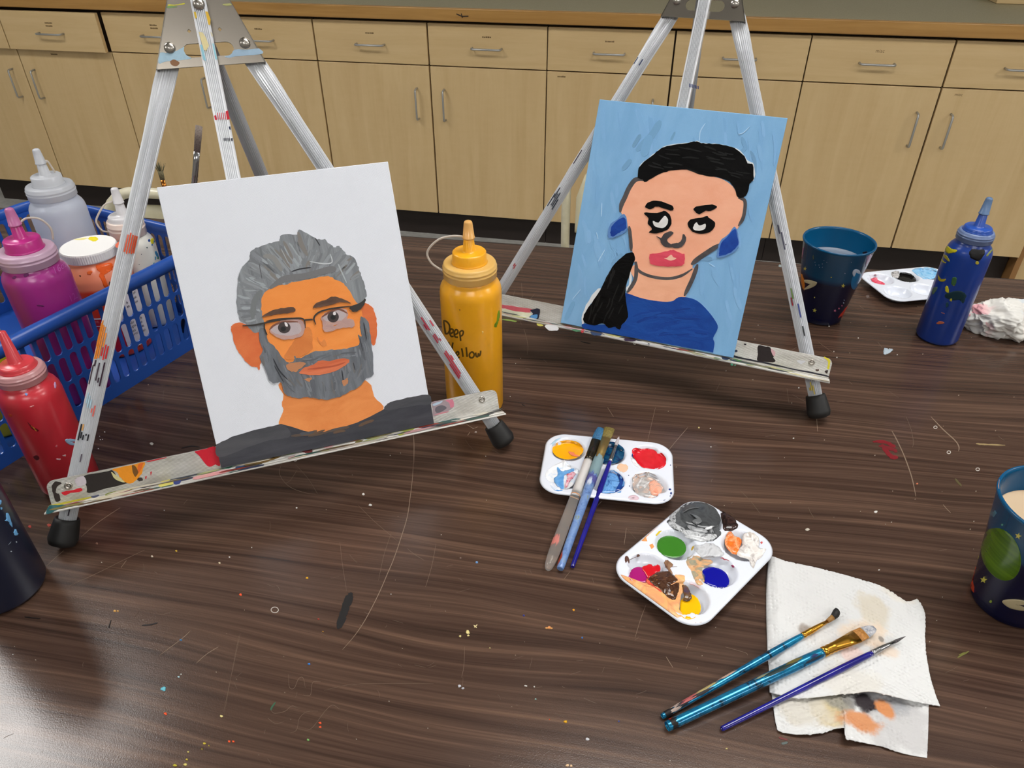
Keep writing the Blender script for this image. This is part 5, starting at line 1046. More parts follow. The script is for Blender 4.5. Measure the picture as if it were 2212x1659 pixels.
P1.paint('red_paint', [(1100,385),(1130,362),(1180,372),(1260,370),(1350,400),(1405,455),(1395,520),(1340,555),(1250,555),(1180,530),(1130,470),(1105,430)], pA, wet('wet_red', [(206,18,34),(216,30,44)]), 0.0074, 0.0006, 3)
P1.paint('white_streak', [(1090,455),(1130,465),(1145,495),(1180,525),(1215,550),(1160,540),(1110,500)], pA, wet('wet_white_edge', [(240,240,244)]), 0.006, 0.0008, 4)
P1.paint('white_blue_paint', [(330,580),(400,520),(480,480),(505,475),(560,540),(610,560),(625,610),(590,660),(545,720),(470,740),(400,735),(350,660),(325,625)], pA, wet('wet_white', [(226,230,236),(240,241,243),(200,216,236)]), 0.0080, 0.0022, 5)
P1.paint('light_blue_streak', [(430,530),(470,570),(530,560),(580,550),(570,580),(505,600),(480,680),(490,730),(450,720),(400,650),(430,610)], pA, wet('wet_sky_blue', [(84,146,210),(120,176,226)]), 0.0102, 0.0012, 5)
P1.paint('pink_streak', [(525,590),(580,580),(590,610),(545,660),(520,715),(500,710),(515,640)], pA, wet('wet_pink', [(216,70,100),(236,200,210),(210,60,90)], 160), 0.0104, 0.0012, 4)
P1.paint('sky_blue_paint', [(860,600),(910,565),(970,580),(1020,640),(1030,700),(980,750),(900,770),(810,765),(800,720),(840,660)], pA, wet('wet_mid_blue', [(76,136,202),(112,168,224),(24,78,150)], 70), 0.0066, 0.0012, 4)
P1.paint('dark_blue_rim', [(965,590),(1015,625),(1030,690),(1010,730),(950,755),(985,700),(985,640)], pA, wet('wet_rim_blue', [(18,62,140)]), 0.0072, 0.0012, 4)
P1.paint('peach_smudge', [(965,530),(1000,505),(1055,520),(1065,548),(1030,582),(985,565)], pA, wet('dry_peach', [(238,190,150),(228,196,170)], 60, 1, 0.4), 0, 0.0003, 4)
P1.paint('white_grey_paint', [(1105,640),(1130,605),(1200,590),(1250,580),(1310,610),(1345,660),(1370,700),(1395,745),(1360,795),(1290,815),(1200,805),(1140,770),(1110,720)], pA, wet('wet_white_grey', [(240,236,236),(226,190,170),(160,156,154),(240,238,238)], 70, 1.6), 0.0060, 0.0018, 5)
P1.paint('peach_paint', [(1250,680),(1300,650),(1345,690),(1370,740),(1330,790),(1280,780),(1255,740)], pA, wet('wet_peach', [(226,140,110),(236,176,150),(180,150,140)], 80, 1.5), 0.0074, 0.0018, 5)
P1.specks([(ellipse(1440,735,12,8,8), (24,54,120)), (ellipse(1450,770,9,12,8), (24,54,120)), (ellipse(1395,838,14,10,8), (24,54,120)), (ellipse(1445,795,8,6,8), (24,54,120)), ([(1150,405),(1100,415),(1095,440),(1125,445)], (30,40,110)), (ellipse(1445,518,5,5,6), (30,50,110)), (ellipse(1070,610,5,5,6), (60,70,110)), (ellipse(1078,705,5,5,6), (60,70,110)), (ellipse(1180,692,10,14,8), (20,18,20)), (ribbon([(1280,738),(1310,722),(1335,738),(1300,750)], 10, 4), (40,30,30)), ([(985,715),(1020,710),(1015,735),(960,760),(975,735)], (236,176,130)), ([(960,755),(1005,745),(1000,765),(965,768)], (110,160,214)), (ribbon([(1065,815),(1080,795),(1130,790),(1160,815),(1120,838),(1070,828)], 6, 4), (226,196,206)), (ribbon([(400,735),(440,745),(490,735)], 14, 4), (90,150,214)), ([(370,330),(420,285),(470,270),(430,300),(385,350)], (176,206,226))], pA)
P2 = Palette('white six well palette smeared with grey, green, brown and peach paint, nearest the paper towel', 0.0672, 0.4512, 55.5)
P2.paint('green_paint', ellipse(757, 660, 162, 118, 24, 0.25), pB, wet('wet_green', [(58,122,36)]), 0.0064, 0.0, 2, 1)
P2.paint('magenta_paint', [(290,980),(310,930),(350,890),(430,878),(480,920),(495,1000),(490,1045),(400,1052),(320,1030)], pB, wet('wet_magenta', [(166,26,112)]), 0.0070, 0.0004, 2)
P2.paint('red_paint', [(440,880),(530,848),(560,870),(620,855),(636,920),(580,960),(510,1005),(460,935)], pB, wet('wet_red2', [(206,22,36)]), 0.0078, 0.0008, 4)
P2.paint('blue_paint', [(1090,930),(1140,890),(1190,880),(1290,902),(1360,965),(1382,1050),(1340,1105),(1260,1108),(1170,1080),(1110,1050),(1120,990)], pB, wet('wet_ultramarine', [(12,14,150)]), 0.0062, 0.0004, 4)
P2.paint('yellow_paint', [(850,1270),(900,1200),(960,1170),(1040,1220),(1076,1310),(1055,1390),(990,1440),(920,1447),(860,1400)], pB, wet('wet_yellow2', [(248,186,6)]), 0.0064, 0.0002, 2)
P2.paint('peach_smear', [(182,985),(205,965),(260,1000),(320,1045),(420,1052),(500,1050),(560,1100),(640,1160),(720,1200),(800,1180),(835,1090),(830,1000),(800,965),(840,958),(892,970),(905,1010),(885,1060),(905,1080),(880,1150),(860,1190),(850,1260),(840,1340),(880,1410),(800,1435),(720,1440),(640,1380),(560,1305),(400,1185),(240,1065)], pB, wet('wet_peach_orange', [(242,176,104),(246,190,130),(230,160,110),(244,180,112)], 45, 1.5, 0.25), 0.0080, 0.0008, 4)
P2.paint('brown_paint', [(515,1000),(570,950),(640,925),(720,930),(775,965),(830,1030),(842,1110),(820,1180),(790,1235),(740,1222),(680,1195),(600,1110),(530,1055)], pB, wet('wet_brown', [(62,36,24),(84,56,40),(60,34,22),(150,100,60)], 60, 3), 0.0090, 0.0022, 4)
P2.paint('red_streak', [(490,1000),(530,1060),(600,1120),(680,1170),(690,1195),(620,1155),(530,1090),(485,1040)], pB, wet('wet_red_streak', [(206,40,40),(226,110,80)], 90), 0.0086, 0.0010, 4)
P2.paint('brown_dab', [(680,820),(715,805),(770,850),(760,880),(735,905),(770,950),(740,955),(710,900),(685,870)], pB, wet('wet_brown_dab', [(120,84,62),(156,120,92)], 90), 0, 0.0008, 4)
P2.paint('black_brown_blob', [(868,1090),(900,1075),(930,1100),(960,1150),(976,1200),(960,1240),(915,1255),(880,1235),(890,1180)], pB, wet('wet_black_brown', [(40,30,34),(110,76,36),(60,60,100)], 90, 2), 0.0080, 0.0022, 4)
P2.paint('grey_paint', [(735,300),(790,255),(850,215),(950,180),(1080,172),(1190,210),(1260,275),(1290,360),(1275,440),(1290,530),(1200,602),(1080,592),(960,560),(880,500),(780,470),(708,392),(745,350)], pB, wet('wet_grey', [(66,68,70),(90,92,94),(60,62,64),(176,178,180)], 60, 1.8), 0.0100, 0.0008, 5)
P2.paint('dark_grey_paint', [(850,290),(900,220),(1000,185),(1100,185),(1200,225),(1275,310),(1290,380),(1240,440),(1120,460),(1000,430),(900,400),(860,350)], pB, wet('wet_dark_grey', [(58,60,62),(74,76,78),(64,66,68)], 60, 2.5, 0.2), 0.0112, 0.0010, 3)
for nm, pts, wd, lv, cc in (('grey_swirl', [(880,490),(960,520),(1060,540),(1160,560),(1250,540)], 70, 0.0112, [(150,152,154),(206,208,210),(110,112,114)]), ('grey_swirl', [(930,430),(1000,470),(1080,480),(1150,500)], 46, 0.0118, [(170,172,174),(120,122,124)]), ('white_swirl', [(900,545),(980,560),(1060,585),(1150,590)], 40, 0.0106, [(214,216,218),(170,172,174)]),
    ('marbled_edge', [(850,225),(790,280),(760,340),(800,400)], 60, 0.0112, [(40,42,44),(180,182,184),(60,62,64)]), ('marbled_edge', [(725,395),(790,430),(860,470),(900,490)], 52, 0.0110, [(90,92,94),(200,202,204),(80,82,84)]), ('white_glint', [(1120,465),(1170,460),(1200,438)], 22, 0.0128, [(232,234,236)]), ('dark_swirl', [(960,300),(1040,330),(1080,380),(1030,410),(980,380)], 16, 0.0128, [(104,106,108)]), ('dark_swirl', [(880,290),(950,250),(1060,230)], 14, 0.0126, [(96,98,100)])):
    P2.paint(nm, ribbon(pts, wd, 4), pB, wet('wet_'+nm, cc, 150, 2.0), lv, 0.0012, 3, 1, 3)
P2.paint('light_grey_smear', [(1010,640),(1070,640),(1140,615),(1240,640),(1300,700),(1325,745),(1260,770),(1180,780),(1090,775),(1040,730),(1000,690)], pB, wet('wet_light_grey', [(176,178,182),(206,207,210),(160,160,164)], 70, 2, 0.25), 0, 0.0008, 5)
P2.paint('black_dab', [(1288,300),(1340,292),(1400,305),(1445,350),(1460,400),(1482,435),(1440,478),(1380,490),(1325,478),(1310,400)], pB, wet('wet_black', [(36,24,24),(64,44,40),(30,20,20)], 80, 2), 0, 0.0026, 4)
P2.paint('orange_paint', [(1348,545),(1370,505),(1410,500),(1440,545),(1490,560),(1520,600),(1500,660),(1480,735),(1420,735),(1370,690),(1338,620)], pB, wet('wet_orange', [(240,140,50),(226,110,40),(244,190,140)], 70, 2.5), 0.0074, 0.0018, 4)
P2.paint('white_paint', [(1525,545),(1590,500),(1660,520),(1705,570),(1712,650),(1740,690),(1785,685),(1765,730),(1735,775),(1685,805),(1660,870),(1638,893),(1610,840),(1590,800),(1510,775),(1465,740),(1490,690),(1525,640)], pB, wet('wet_ivory', [(226,218,210),(206,196,188),(238,234,230),(170,160,156)], 60, 1.5), 0.0080, 0.0024, 5)
P2.paint('tan_smear', [(920,790),(970,760),(1050,755),(1090,790),(1180,800),(1200,835),(1140,870),(1095,900),(1090,980),(1115,1045),(1070,1080),(1030,1060),(1000,1000),(970,920),(925,860)], pB, wet('wet_tan', [(186,164,116),(226,170,120),(150,150,130),(200,170,130)], 60, 2.2, 0.3), 0.0070, 0.0008, 5)
P2.specks([(ellipse(275,805,26,50,10,-0.2), (96,62,52)), (ellipse(396,758,18,18,8), (96,66,56)), (ribbon([(300,805),(340,785),(385,765)], 4, 4), (110,84,74)), ([(430,565),(470,515),(515,490),(520,520),(480,560),(495,600),(460,600),(430,595)], (240,160,90)), ([(515,640),(550,625),(570,660),(540,685)], (240,160,90)), ([(585,530),(620,490),(650,485),(620,520),(590,545)], (226,196,40)), (ribbon([(975,700),(990,665),(1015,655)], 20, 4), (220,180,60)), ([(1740,600),(1720,610),(1735,632),(1748,615)], (206,90,90)), (ribbon([(1285,785),(1310,780),(1330,800),(1355,800),(1385,815)], 8, 5), (170,50,70)), (ellipse(1420,872,20,14,10,0.4), (150,50,90)), (ribbon([(925,1075),(980,1080),(1030,1105),(1070,1130)], 22, 5), (232,120,96)), (ribbon([(695,700),(720,720),(755,735),(790,705)], 10, 5), (120,30,50)), (ellipse(725,690,14,24,10,0.4), (60,30,30)), (ribbon([(680,665),(690,700),(710,730)], 6, 4), (60,30,30)), (ribbon([(760,742),(785,725),(800,700)], 8, 4), (50,90,150)), ([(1120,465),(1190,440),(1200,432),(1195,455),(1150,478)], (230,232,234)), ([(1165,355),(1230,350),(1250,375),(1215,390),(1160,375)], (20,18,18)), (ellipse(1080,1485,20,10,8), (240,190,170)), (ellipse(1020,1490,10,6,8), (240,170,160)), ([(470,930),(490,960),(500,985),(480,975),(455,935)], (40,40,120)), ([(1250,905),(1275,905),(1285,935),(1262,940)], (226,226,240)), (ellipse(1215,885,18,9,8), (226,220,220)), ([(1570,605),(1590,610),(1605,650),(1590,650)], (60,56,60)), ([(1345,645),(1400,670),(1450,700),(1440,720),(1390,700)], (44,36,34)), (ribbon([(680,885),(700,880),(820,875)], 3, 3), (120,84,62))], pB)
P3 = Palette('white palette with black and light blue paint at the far table edge', 0.3740, 1.0330, 22.0)
P3.paint('black_paint', [(1080,790),(1130,782),(1200,800),(1240,845),(1220,870),(1150,870),(1090,845),(1060,815)], pC, wet('wet_black3', [(24,22,22)]), 0.0070, 0.0002, 2)
P3.paint('black_white_dab', [(1015,790),(1030,775),(1080,772),(1090,800),(1080,830),(1040,830),(1020,810)], pC, wet('wet_black_white', [(30,28,28),(220,216,214),(40,36,36)], 120, 3), 0.009, 0.0012, 3)
P3.paint('light_blue_paint', [(1205,765),(1240,748),(1300,740),(1380,742),(1430,765),(1425,820),(1360,845),(1300,835),(1250,810)], pC, wet('wet_pale_blue', [(110,176,224),(160,206,236),(96,160,214)], 80, 2), 0.0086, 0.0014, 4)
P3.paint('red_paint', [(832,840),(850,835),(862,805),(880,802),(890,830),(905,860),(940,870),(962,888),(930,893),(890,882),(850,868)], pC, wet('wet_red3', [(206,36,60),(226,110,130)], 120), 0.0045, 0.0006, 3)

# ------------------------------------------------------------------ brushes
def brush(name, label, A, B, handle, ferr, bris, mats, flat=1.0, bend=0.0, group='paint brushes', rs=1.0, sidev=None):
    """A handle end, B bristle tip; handle/ferr/bris: lists of (t along 0..1, radius) ; flat widens the ferrule sideways"""
    handle, ferr, bris = ([(q, r*rs) for q, r in l] for l in (handle, ferr, bris)); A, B = Vector(A), Vector(B); ax = (B-A).normalized(); L = (B-A).length; up = Vector((0, 0, 1)); side = (ax.cross(up) if sidev is None else Vector(sidev)-ax*ax.dot(Vector(sidev))).normalized(); up = side.cross(ax); global BRS; BRS = rs
    base = A.copy(); t = thing(name, label, 'paintbrush', tuple(base), None, group); n = 20
    def ring(tt, r, fx, fz, off=0.0): return [A+ax*(L*tt)+side*(r*fx*math.cos(2*PI*k/n)+off)+up*(r*fz*math.sin(2*PI*k/n)) for k in range(n)]
    mb = MB(); mb.loft([ring(q, r, 1, 1) for q, r in catmull(handle, 5, False)]); obj('handle', mb, mats[0], t)
    mb = MB(); f0, f1 = ferr[0][0], ferr[-1][0]
    mb.loft([ring(q, r, 1+(flat-1)*max(0, (q-f0)/(f1-f0)-0.35)/0.65, 1+(0.45-1)*max(0, (q-f0)/(f1-f0)-0.35)/0.65 if flat > 1 else 1) for q, r in ferr]); obj('ferrule', mb, mats[1], t)
    mb = MB(); b0, b1 = bris[0][0], bris[-1][0]
    rb = [ring(q, r, flat, 0.42 if flat > 1 else 1, bend*((q-b0)/(b1-b0))**2) for q, r in bris]; sp = 2 if len(mats) > 3 else len(rb)
    mb.loft(rb[:sp]); obj('bristles', mb, mats[2], t)
    if sp < len(rb): mb = MB(); mb.loft(rb[sp-1:]); obj('painted_tip', mb, mats[3], t)
    return t, A, ax, L, side, up
def bris_mat(name, base, tip, ang_scale=900):
    m, nt, b = new_mat(name); f = noise_tex(nt, coords(nt), ang_scale, 3); nt.links.new(ramp(nt, f, [(0.3, lin(base)), (0.7, lin(tip))]), b.inputs['Base Color']); setp(b, rough=0.6); bump(nt, b, f, 0.6, 0.001); return m
M_gold = plain('gold_ferrule', (206, 152, 58), rough=0.25, metal=1.0); M_silver = plain('silver_ferrule', (176, 176, 178), rough=0.22, metal=1.0); M_dgold = plain('dull_gold_ferrule', (176, 150, 92), rough=0.35, metal=0.8)
M_dkf = plain('dark_ferrule', (74, 68, 58), rough=0.25, metal=0.9)
BRS = 1.0
FR = lambda a, c, r0, r1: [(a, r0), (a+(c-a)*0.10, r0*1.06), (a+(c-a)*0.14, r0*0.96), (a+(c-a)*0.20, r0*1.06), (a+(c-a)*0.25, r0*0.96), (a+(c-a)*0.31, r0*1.05), (a+(c-a)*0.36, r0), (a+(c-a)*0.7, (r0+r1)/2), (c, r1)]
# three lying across the front palette
m, nt, b = new_mat('clear_acrylic'); b.inputs['Base Color'].default_value = lin((252, 248, 244)); setp(b, rough=0.06, trans=0.9, ior=1.18); M_clr = m
a, c = at(*pA([(345, 1452)])[0], 0.0055), at(*pA([(818, 186)])[0], 0.0235)
t, A_, ax, L_, sd, up_ = brush('paintbrush', 'paintbrush with a thick clear acrylic handle lying across the front palette', a, c, [(0.0, 0.0026), (0.015, 0.0046), (0.06, 0.0062), (0.15, 0.0068), (0.35, 0.0064), (0.55, 0.0060), (0.735, 0.0056)], [(0.735, 0.0058), (0.75, 0.0060), (0.765, 0.0056), (0.78, 0.0059), (0.90, 0.0056)], [(0.895, 0.0054), (0.93, 0.0056), (0.97, 0.0052), (1.0, 0.0040)], (M_clr, M_dkf, bris_mat('blue_bristles', (14, 60, 110), (60, 130, 170))), flat=1.12, rs=0.76)
def cyl_band(mb, A, ax, L, side, up, t0, t1, r, c, a0=0, a1=360, n=16):
    mb.cur = lin(c); vs = []
    jl = min(0.35*(t1-t0), 0.02) if abs(a1-a0) < 359 or t1-t0 > 0.02 else 0.0
    n = n*2
    for k in range(n+1):
        th = math.radians(a0+(a1-a0)*k/n); ed = 0.5*(t1-t0)*(1-min(1, 5*k/n, 5*(n-k)/n)) if abs(a1-a0) < 359 else 0
        for q in (max(0.006, t0+ed+R3.uniform(-jl, jl)), max(0.012, t1-ed+R3.uniform(-jl, jl))): vs.append(A+ax*(L*q)+side*(r*BRS*math.cos(th))+up*(r*BRS*math.sin(th)))
    mb.add(vs, [(2*k, 2*k+1, 2*k+3, 2*k+2) for k in range(n)], True); mb.cur = (1, 1, 1, 1)
mb = MB(); mb.loft([[A_+ax*(L_*q)+sd*(r*0.76*math.cos(2*PI*k/16))+up_*(r*0.76*math.sin(2*PI*k/16)) for k in range(16)] for q, r in ((0.50, 0.0048), (0.52, 0.0050), (0.72, 0.0048), (0.732, 0.0044))]); obj('white_core', mb, plain('white_core', (232, 230, 230), rough=0.4), t)
mb = MB(); cyl_band(mb, A_, ax, L_, sd, up_, 0.470, 0.476, 0.00625, (206, 140, 84)); cyl_band(mb, A_, ax, L_, sd, up_, 0.13, 0.18, 0.0069, (200, 120, 110), 60, 170); obj('coloured_ring', mb, M_drip, t, kind='stuff', fixn=False)
a, c = at(*pA([(455, 1448)])[0], 0.0042), at(*pA([(898, 190)])[0], 0.0235)
m, nt, b = new_mat('pale_blue_handle'); f = noise_tex(nt, coords(nt), 160, 4, 0.6, 1); nt.links.new(ramp(nt, f, [(0.3, lin((60,84,120))), (0.42, lin((98,130,186))), (0.62, lin((120,150,196))), (0.72, lin((130,140,110)))]), b.inputs['Base Color']); setp(b, rough=0.3, coat=0.4)
t, A_, ax, L_, sd, up_ = brush('paintbrush', 'paintbrush with a pale blue handle and wide gold ferrule, middle one on the palette', a, c, [(0.0, 0.0030), (0.012, 0.0040), (0.1, 0.0044), (0.35, 0.0050), (0.55, 0.0056), (0.66, 0.0062), (0.71, 0.0060), (0.752, 0.0050)], [(0.752, 0.0052), (0.765, 0.0054), (0.775, 0.0050), (0.785, 0.0054), (0.92, 0.0052)], [(0.915, 0.0050), (0.95, 0.0058), (1.0, 0.0060)], (m, M_dgold, bris_mat('tan_bristles', (96, 84, 30), (150, 132, 66))), flat=1.15, rs=0.80)
mb = MB(); cyl_band(mb, A_, ax, L_, sd, up_, 0.625, 0.752, 0.0065, (126, 152, 158), 0, 360, 24); cyl_band(mb, A_, ax, L_, sd, up_, 0.555, 0.62, 0.0062, (84, 84, 150), 0, 360, 24); cyl_band(mb, A_, ax, L_, sd, up_, 0.53, 0.58, 0.0064, (196, 206, 224), 70, 120); cyl_band(mb, A_, ax, L_, sd, up_, 0.02, 0.09, 0.0046, (160, 60, 40), 110, 190); obj('dried_paint_bands', mb, M_drip, t, kind='stuff', fixn=False)
m_ub = mottled('ultramarine_handle', (16, 12, 110), (28, 22, 142), 40, rough=0.22, coat=0.6)
a, c = at(*pA([(566, 1428)])[0], 0.0026), at(*pA([(984, 262)])[0], 0.0185)
brush('paintbrush', 'thin paintbrush with an ultramarine handle and white tip, rightmost on the palette', a, c, [(0.0, 0.0018), (0.008, 0.0028), (0.1, 0.0031), (0.4, 0.0038), (0.6, 0.0040), (0.78, 0.0028)], FR(0.78, 0.92, 0.0029, 0.0021), [(0.918, 0.0022), (0.95, 0.0026), (0.98, 0.0018), (1.0, 0.0003)], (m_ub, M_silver, bris_mat('white_bristles', (176, 166, 172), (214, 208, 212))), rs=0.68)
# three on the paper towel
pD = crop(1400, 1180, 0.29837)
def teal(name):
    m, nt, b = new_mat(name); f = noise_tex(nt, coords(nt), 90, 5, 0.65, 1.2); nt.links.new(ramp(nt, f, [(0.33, lin((12,40,52))), (0.42, lin((8,112,158))), (0.66, lin((24,140,180))), (0.74, lin((120,110,60)))]), b.inputs['Base Color']); setp(b, rough=0.25, metal=0.55, coat=0.5); return m
a, c = at(*pD([(112, 1226)])[0], 0.0028), at(*pD([(1392, 490)])[0], 0.0130)
t, A_, ax, L_, sd, up_ = brush('paintbrush', 'slim metallic blue paintbrush with a bent black tip, uppermost on the paper towel', a, c, [(0.0, 0.0026), (0.01, 0.0032), (0.2, 0.0035), (0.45, 0.0044), (0.65, 0.0046), (0.765, 0.0036)], FR(0.765, 0.92, 0.0036, 0.0020), [(0.918, 0.0024), (0.955, 0.0034), (0.985, 0.0050), (1.0, 0.0044)], (teal('metallic_blue_a'), M_gold, bris_mat('amber_bristles', (120, 84, 40), (176, 130, 70), 500), bris_mat('black_tip', (16, 15, 15), (30, 28, 26), 500)), bend=-0.003, rs=0.64)
mb = MB()
for q0, q1, a0, a1, cc in ((0.0, 0.045, 0, 360, (30,26,28)), (0.045, 0.09, 20, 150, (170,150,140)), (0.07, 0.13, 30, 120, (30,28,34)), (0.10, 0.20, 60, 160, (176,90,90)), (0.15, 0.24, 40, 110, (40,36,40)), (0.18, 0.28, 90, 150, (176,160,110)), (0.30, 0.38, 100, 150, (200,170,150))): cyl_band(mb, A_, ax, L_, sd, up_, q0, q1, 0.0034+0.0022*q0+0.0002, cc, a0, a1, 8)
obj('dried_paint_bands', mb, M_drip, t, kind='stuff', fixn=False)
a, c = at(*pD([(152, 1298)])[0], 0.0044), at(*pD([(1640, 590)])[0], 0.0130)
t, A_, ax, L_, sd, up_ = brush('paintbrush', 'thick metallic blue paintbrush with a wide gold ferrule, middle one on the paper towel', a, c, [(0.0, 0.0048), (0.008, 0.0056), (0.2, 0.0058), (0.45, 0.0064), (0.62, 0.0066), (0.725, 0.0058)], FR(0.725, 0.905, 0.0058, 0.0054), [(0.90, 0.0052), (0.945, 0.0050), (0.985, 0.0036), (1.0, 0.0020)], (teal('metallic_blue_b'), M_gold, bris_mat('tan_bristles_wide', (150, 92, 30), (196, 140, 70), 600), bris_mat('grey_tip', (120, 126, 140), (206, 204, 206), 500)), flat=1.6, rs=0.64)
mb = MB(); cyl_band(mb, A_, ax, L_, sd, up_, 0.0, 0.03, 0.0059, (30,26,24)); cyl_band(mb, A_, ax, L_, sd, up_, 0.0, 0.02, 0.0061, (150,40,30), 120, 175)
for q0, q1, a0, a1, cc in ((0.44, 0.60, 70, 120, (30,50,50)), (0.55, 0.62, 95, 140, (110,100,50)), (0.66, 0.69, 60, 90, (24,40,90)), (0.62, 0.70, 30, 60, (30,44,60)), (0.40, 0.46, 100, 130, (140,140,110))): cyl_band(mb, A_, ax, L_, sd, up_, q0, q1, 0.0061+0.0008*q0+0.0002, cc, a0, a1, 8)
obj('dried_paint_bands', mb, M_drip, t, kind='stuff', fixn=False)
a, c = at(*pD([(545, 1316)])[0], 0.0026), at(*pD([(1864, 652)])[0], 0.0105)
brush('paintbrush', 'thin ultramarine paintbrush with a pointed dark tip, lowest on the paper towel', a, c, [(0.0, 0.0016), (0.008, 0.0030), (0.2, 0.0033), (0.5, 0.0041), (0.65, 0.0043), (0.80, 0.0034)], FR(0.80, 0.93, 0.0034, 0.0020), [(0.928, 0.0020), (0.95, 0.0019), (0.98, 0.0010), (1.0, 0.0002)], (m_ub, M_silver, bris_mat('dark_point', (40, 38, 44), (90, 84, 84))), rs=0.62)
# two standing in the basket, behind the left canvas
def through(px, py, y):
    d = ray(px, py); return EYE+d*(y/d[1])
b1 = Vector((-0.5859, 0.7155, TZ+BZ+0.0005)); c1 = Vector(through(430, 272, 0.745)); CR = Vector(_R)
brush('paintbrush', 'upright flat paintbrush with silver ferrule and black handle, above the white canvas', b1, c1, [(0.0, 0.003), (0.3, 0.0036), (0.6, 0.0048), (0.74, 0.0044)], FR(0.74, 0.89, 0.0044, 0.0042), [(0.885, 0.0042), (0.95, 0.0046), (1.0, 0.0046)], (mottled('black_handle', (16,16,22), (60,60,66), 120, rough=0.25, lo=0.6, hi=0.75), M_silver, bris_mat('grey_bristles', (112, 98, 90), (160, 146, 136))), flat=1.15, rs=0.74, sidev=CR)
b2 = Vector((-0.5683, 0.7316, TZ+BZ+0.0005)); c2 = Vector(through(341, 350, 0.760))
t, A_, ax, L_, sd, up_ = brush('paintbrush', 'upright fan paintbrush with copper ferrule, tip just above the white canvas corner', b2, c2, [(0.0, 0.003), (0.4, 0.0036), (0.68, 0.0040), (0.78, 0.0034)], FR(0.78, 0.90, 0.0034, 0.0026), [(0.895, 0.0024), (0.92, 0.0028), (0.95, 0.0030)], (plain('fan_handle', (60, 40, 24), rough=0.3), plain('copper_ferrule', (176, 110, 50), rough=0.25, metal=1.0), bris_mat('fan_root', (70, 66, 44), (110, 100, 66))), flat=1.5, rs=0.75, sidev=CR)
mb = MB(); S0 = A_+ax*(L_*0.945)
for k in range(26):
    q = R3.uniform(-1, 1); e = S0+ax*(L_*0.05+R3.uniform(-0.004, 0.004))+sd*(q*0.0085)+up_*R3.uniform(-0.001, 0.001)
    mb.tube([S0+sd*(q*0.0030), S0.lerp(e, 0.5)+sd*(q*0.001), e], [0.0003, 0.00028, 0.00012], 5)
obj('fan_hairs', mb, plain('fan_hair', (84, 84, 60), rough=0.6), t, kind='stuff')

# ------------------------------------------------------------------ paper towel and tissue
def paper_mat(name, stains):
    m, nt, b = new_mat(name); v = coords(nt); sep = nd(nt, 'ShaderNodeSeparateXYZ'); nt.links.new(v, sep.inputs[0])
    nz = noise_tex(nt, v, 60, 4, 0.6); col = None; c = lin((216, 216, 215)); cur = c
    for (x, y, rx, ry, rgb, k) in stains:
        dx = math_(nt, 'MULTIPLY', math_(nt, 'SUBTRACT', sep.outputs[0], x), 1/rx); dy = math_(nt, 'MULTIPLY', math_(nt, 'SUBTRACT', sep.outputs[1], y), 1/ry)
        d = math_(nt, 'SQRT', math_(nt, 'ADD', math_(nt, 'MULTIPLY', dx, dx), math_(nt, 'MULTIPLY', dy, dy)))
        d = math_(nt, 'ADD', d, math_(nt, 'MULTIPLY', math_(nt, 'SUBTRACT', nz, 0.5), 1.3))
        r = nd(nt, 'ShaderNodeMapRange', interpolation_type='SMOOTHSTEP'); nt.links.new(d, r.inputs[0]); r.inputs[1].default_value = 1.0; r.inputs[2].default_value = 0.55; r.inputs[3].default_value = 0; r.inputs[4].default_value = k
        cur = mix(nt, r.outputs[0], cur, lin(rgb))
    if stains: nt.links.new(cur, b.inputs['Base Color'])
    else: b.inputs['Base Color'].default_value = c
    setp(b, rough=0.9, spec=0.2)
    vo = nd(nt, 'ShaderNodeTexVoronoi', feature='SMOOTH_F1'); vo.inputs['Scale'].default_value = 290; vo.inputs['Randomness'].default_value = 0.35; nt.links.new(v, vo.inputs['Vector'])
    h = math_(nt, 'ADD', math_(nt, 'MULTIPLY', vo.outputs['Distance'], -1.3), math_(nt, 'MULTIPLY', noise_tex(nt, v, 1500, 2), 0.3))
    bump(nt, b, h, 0.5, 0.0006); return m
tw0 = at(*pD([(1450, 700)])[0], 0)
t = thing('paper_towel', 'folded white paper towel with paint stains under three brushes', 'paper towel', (tw0[0], tw0[1], TZ+0.0003))
def L2(p): q = at(*pD([p])[0], 0.004); return (q[0]-tw0[0], q[1]-tw0[1])
def emb(x, y):
    c, s = math.cos(0.5), math.sin(0.5); a, b2 = (x*c-y*s)/0.0033, (x*s+y*c)/0.0033; a += 0.5*(math.floor(b2) % 2); fx, fy = a-math.floor(a)-0.5, b2-math.floor(b2)-0.5
    r = math.hypot(fx, fy); return -0.0011*max(0, 1-(r/0.36)**2)*(0.55+0.45*math.sin(x*260+math.sin(y*190)*2))
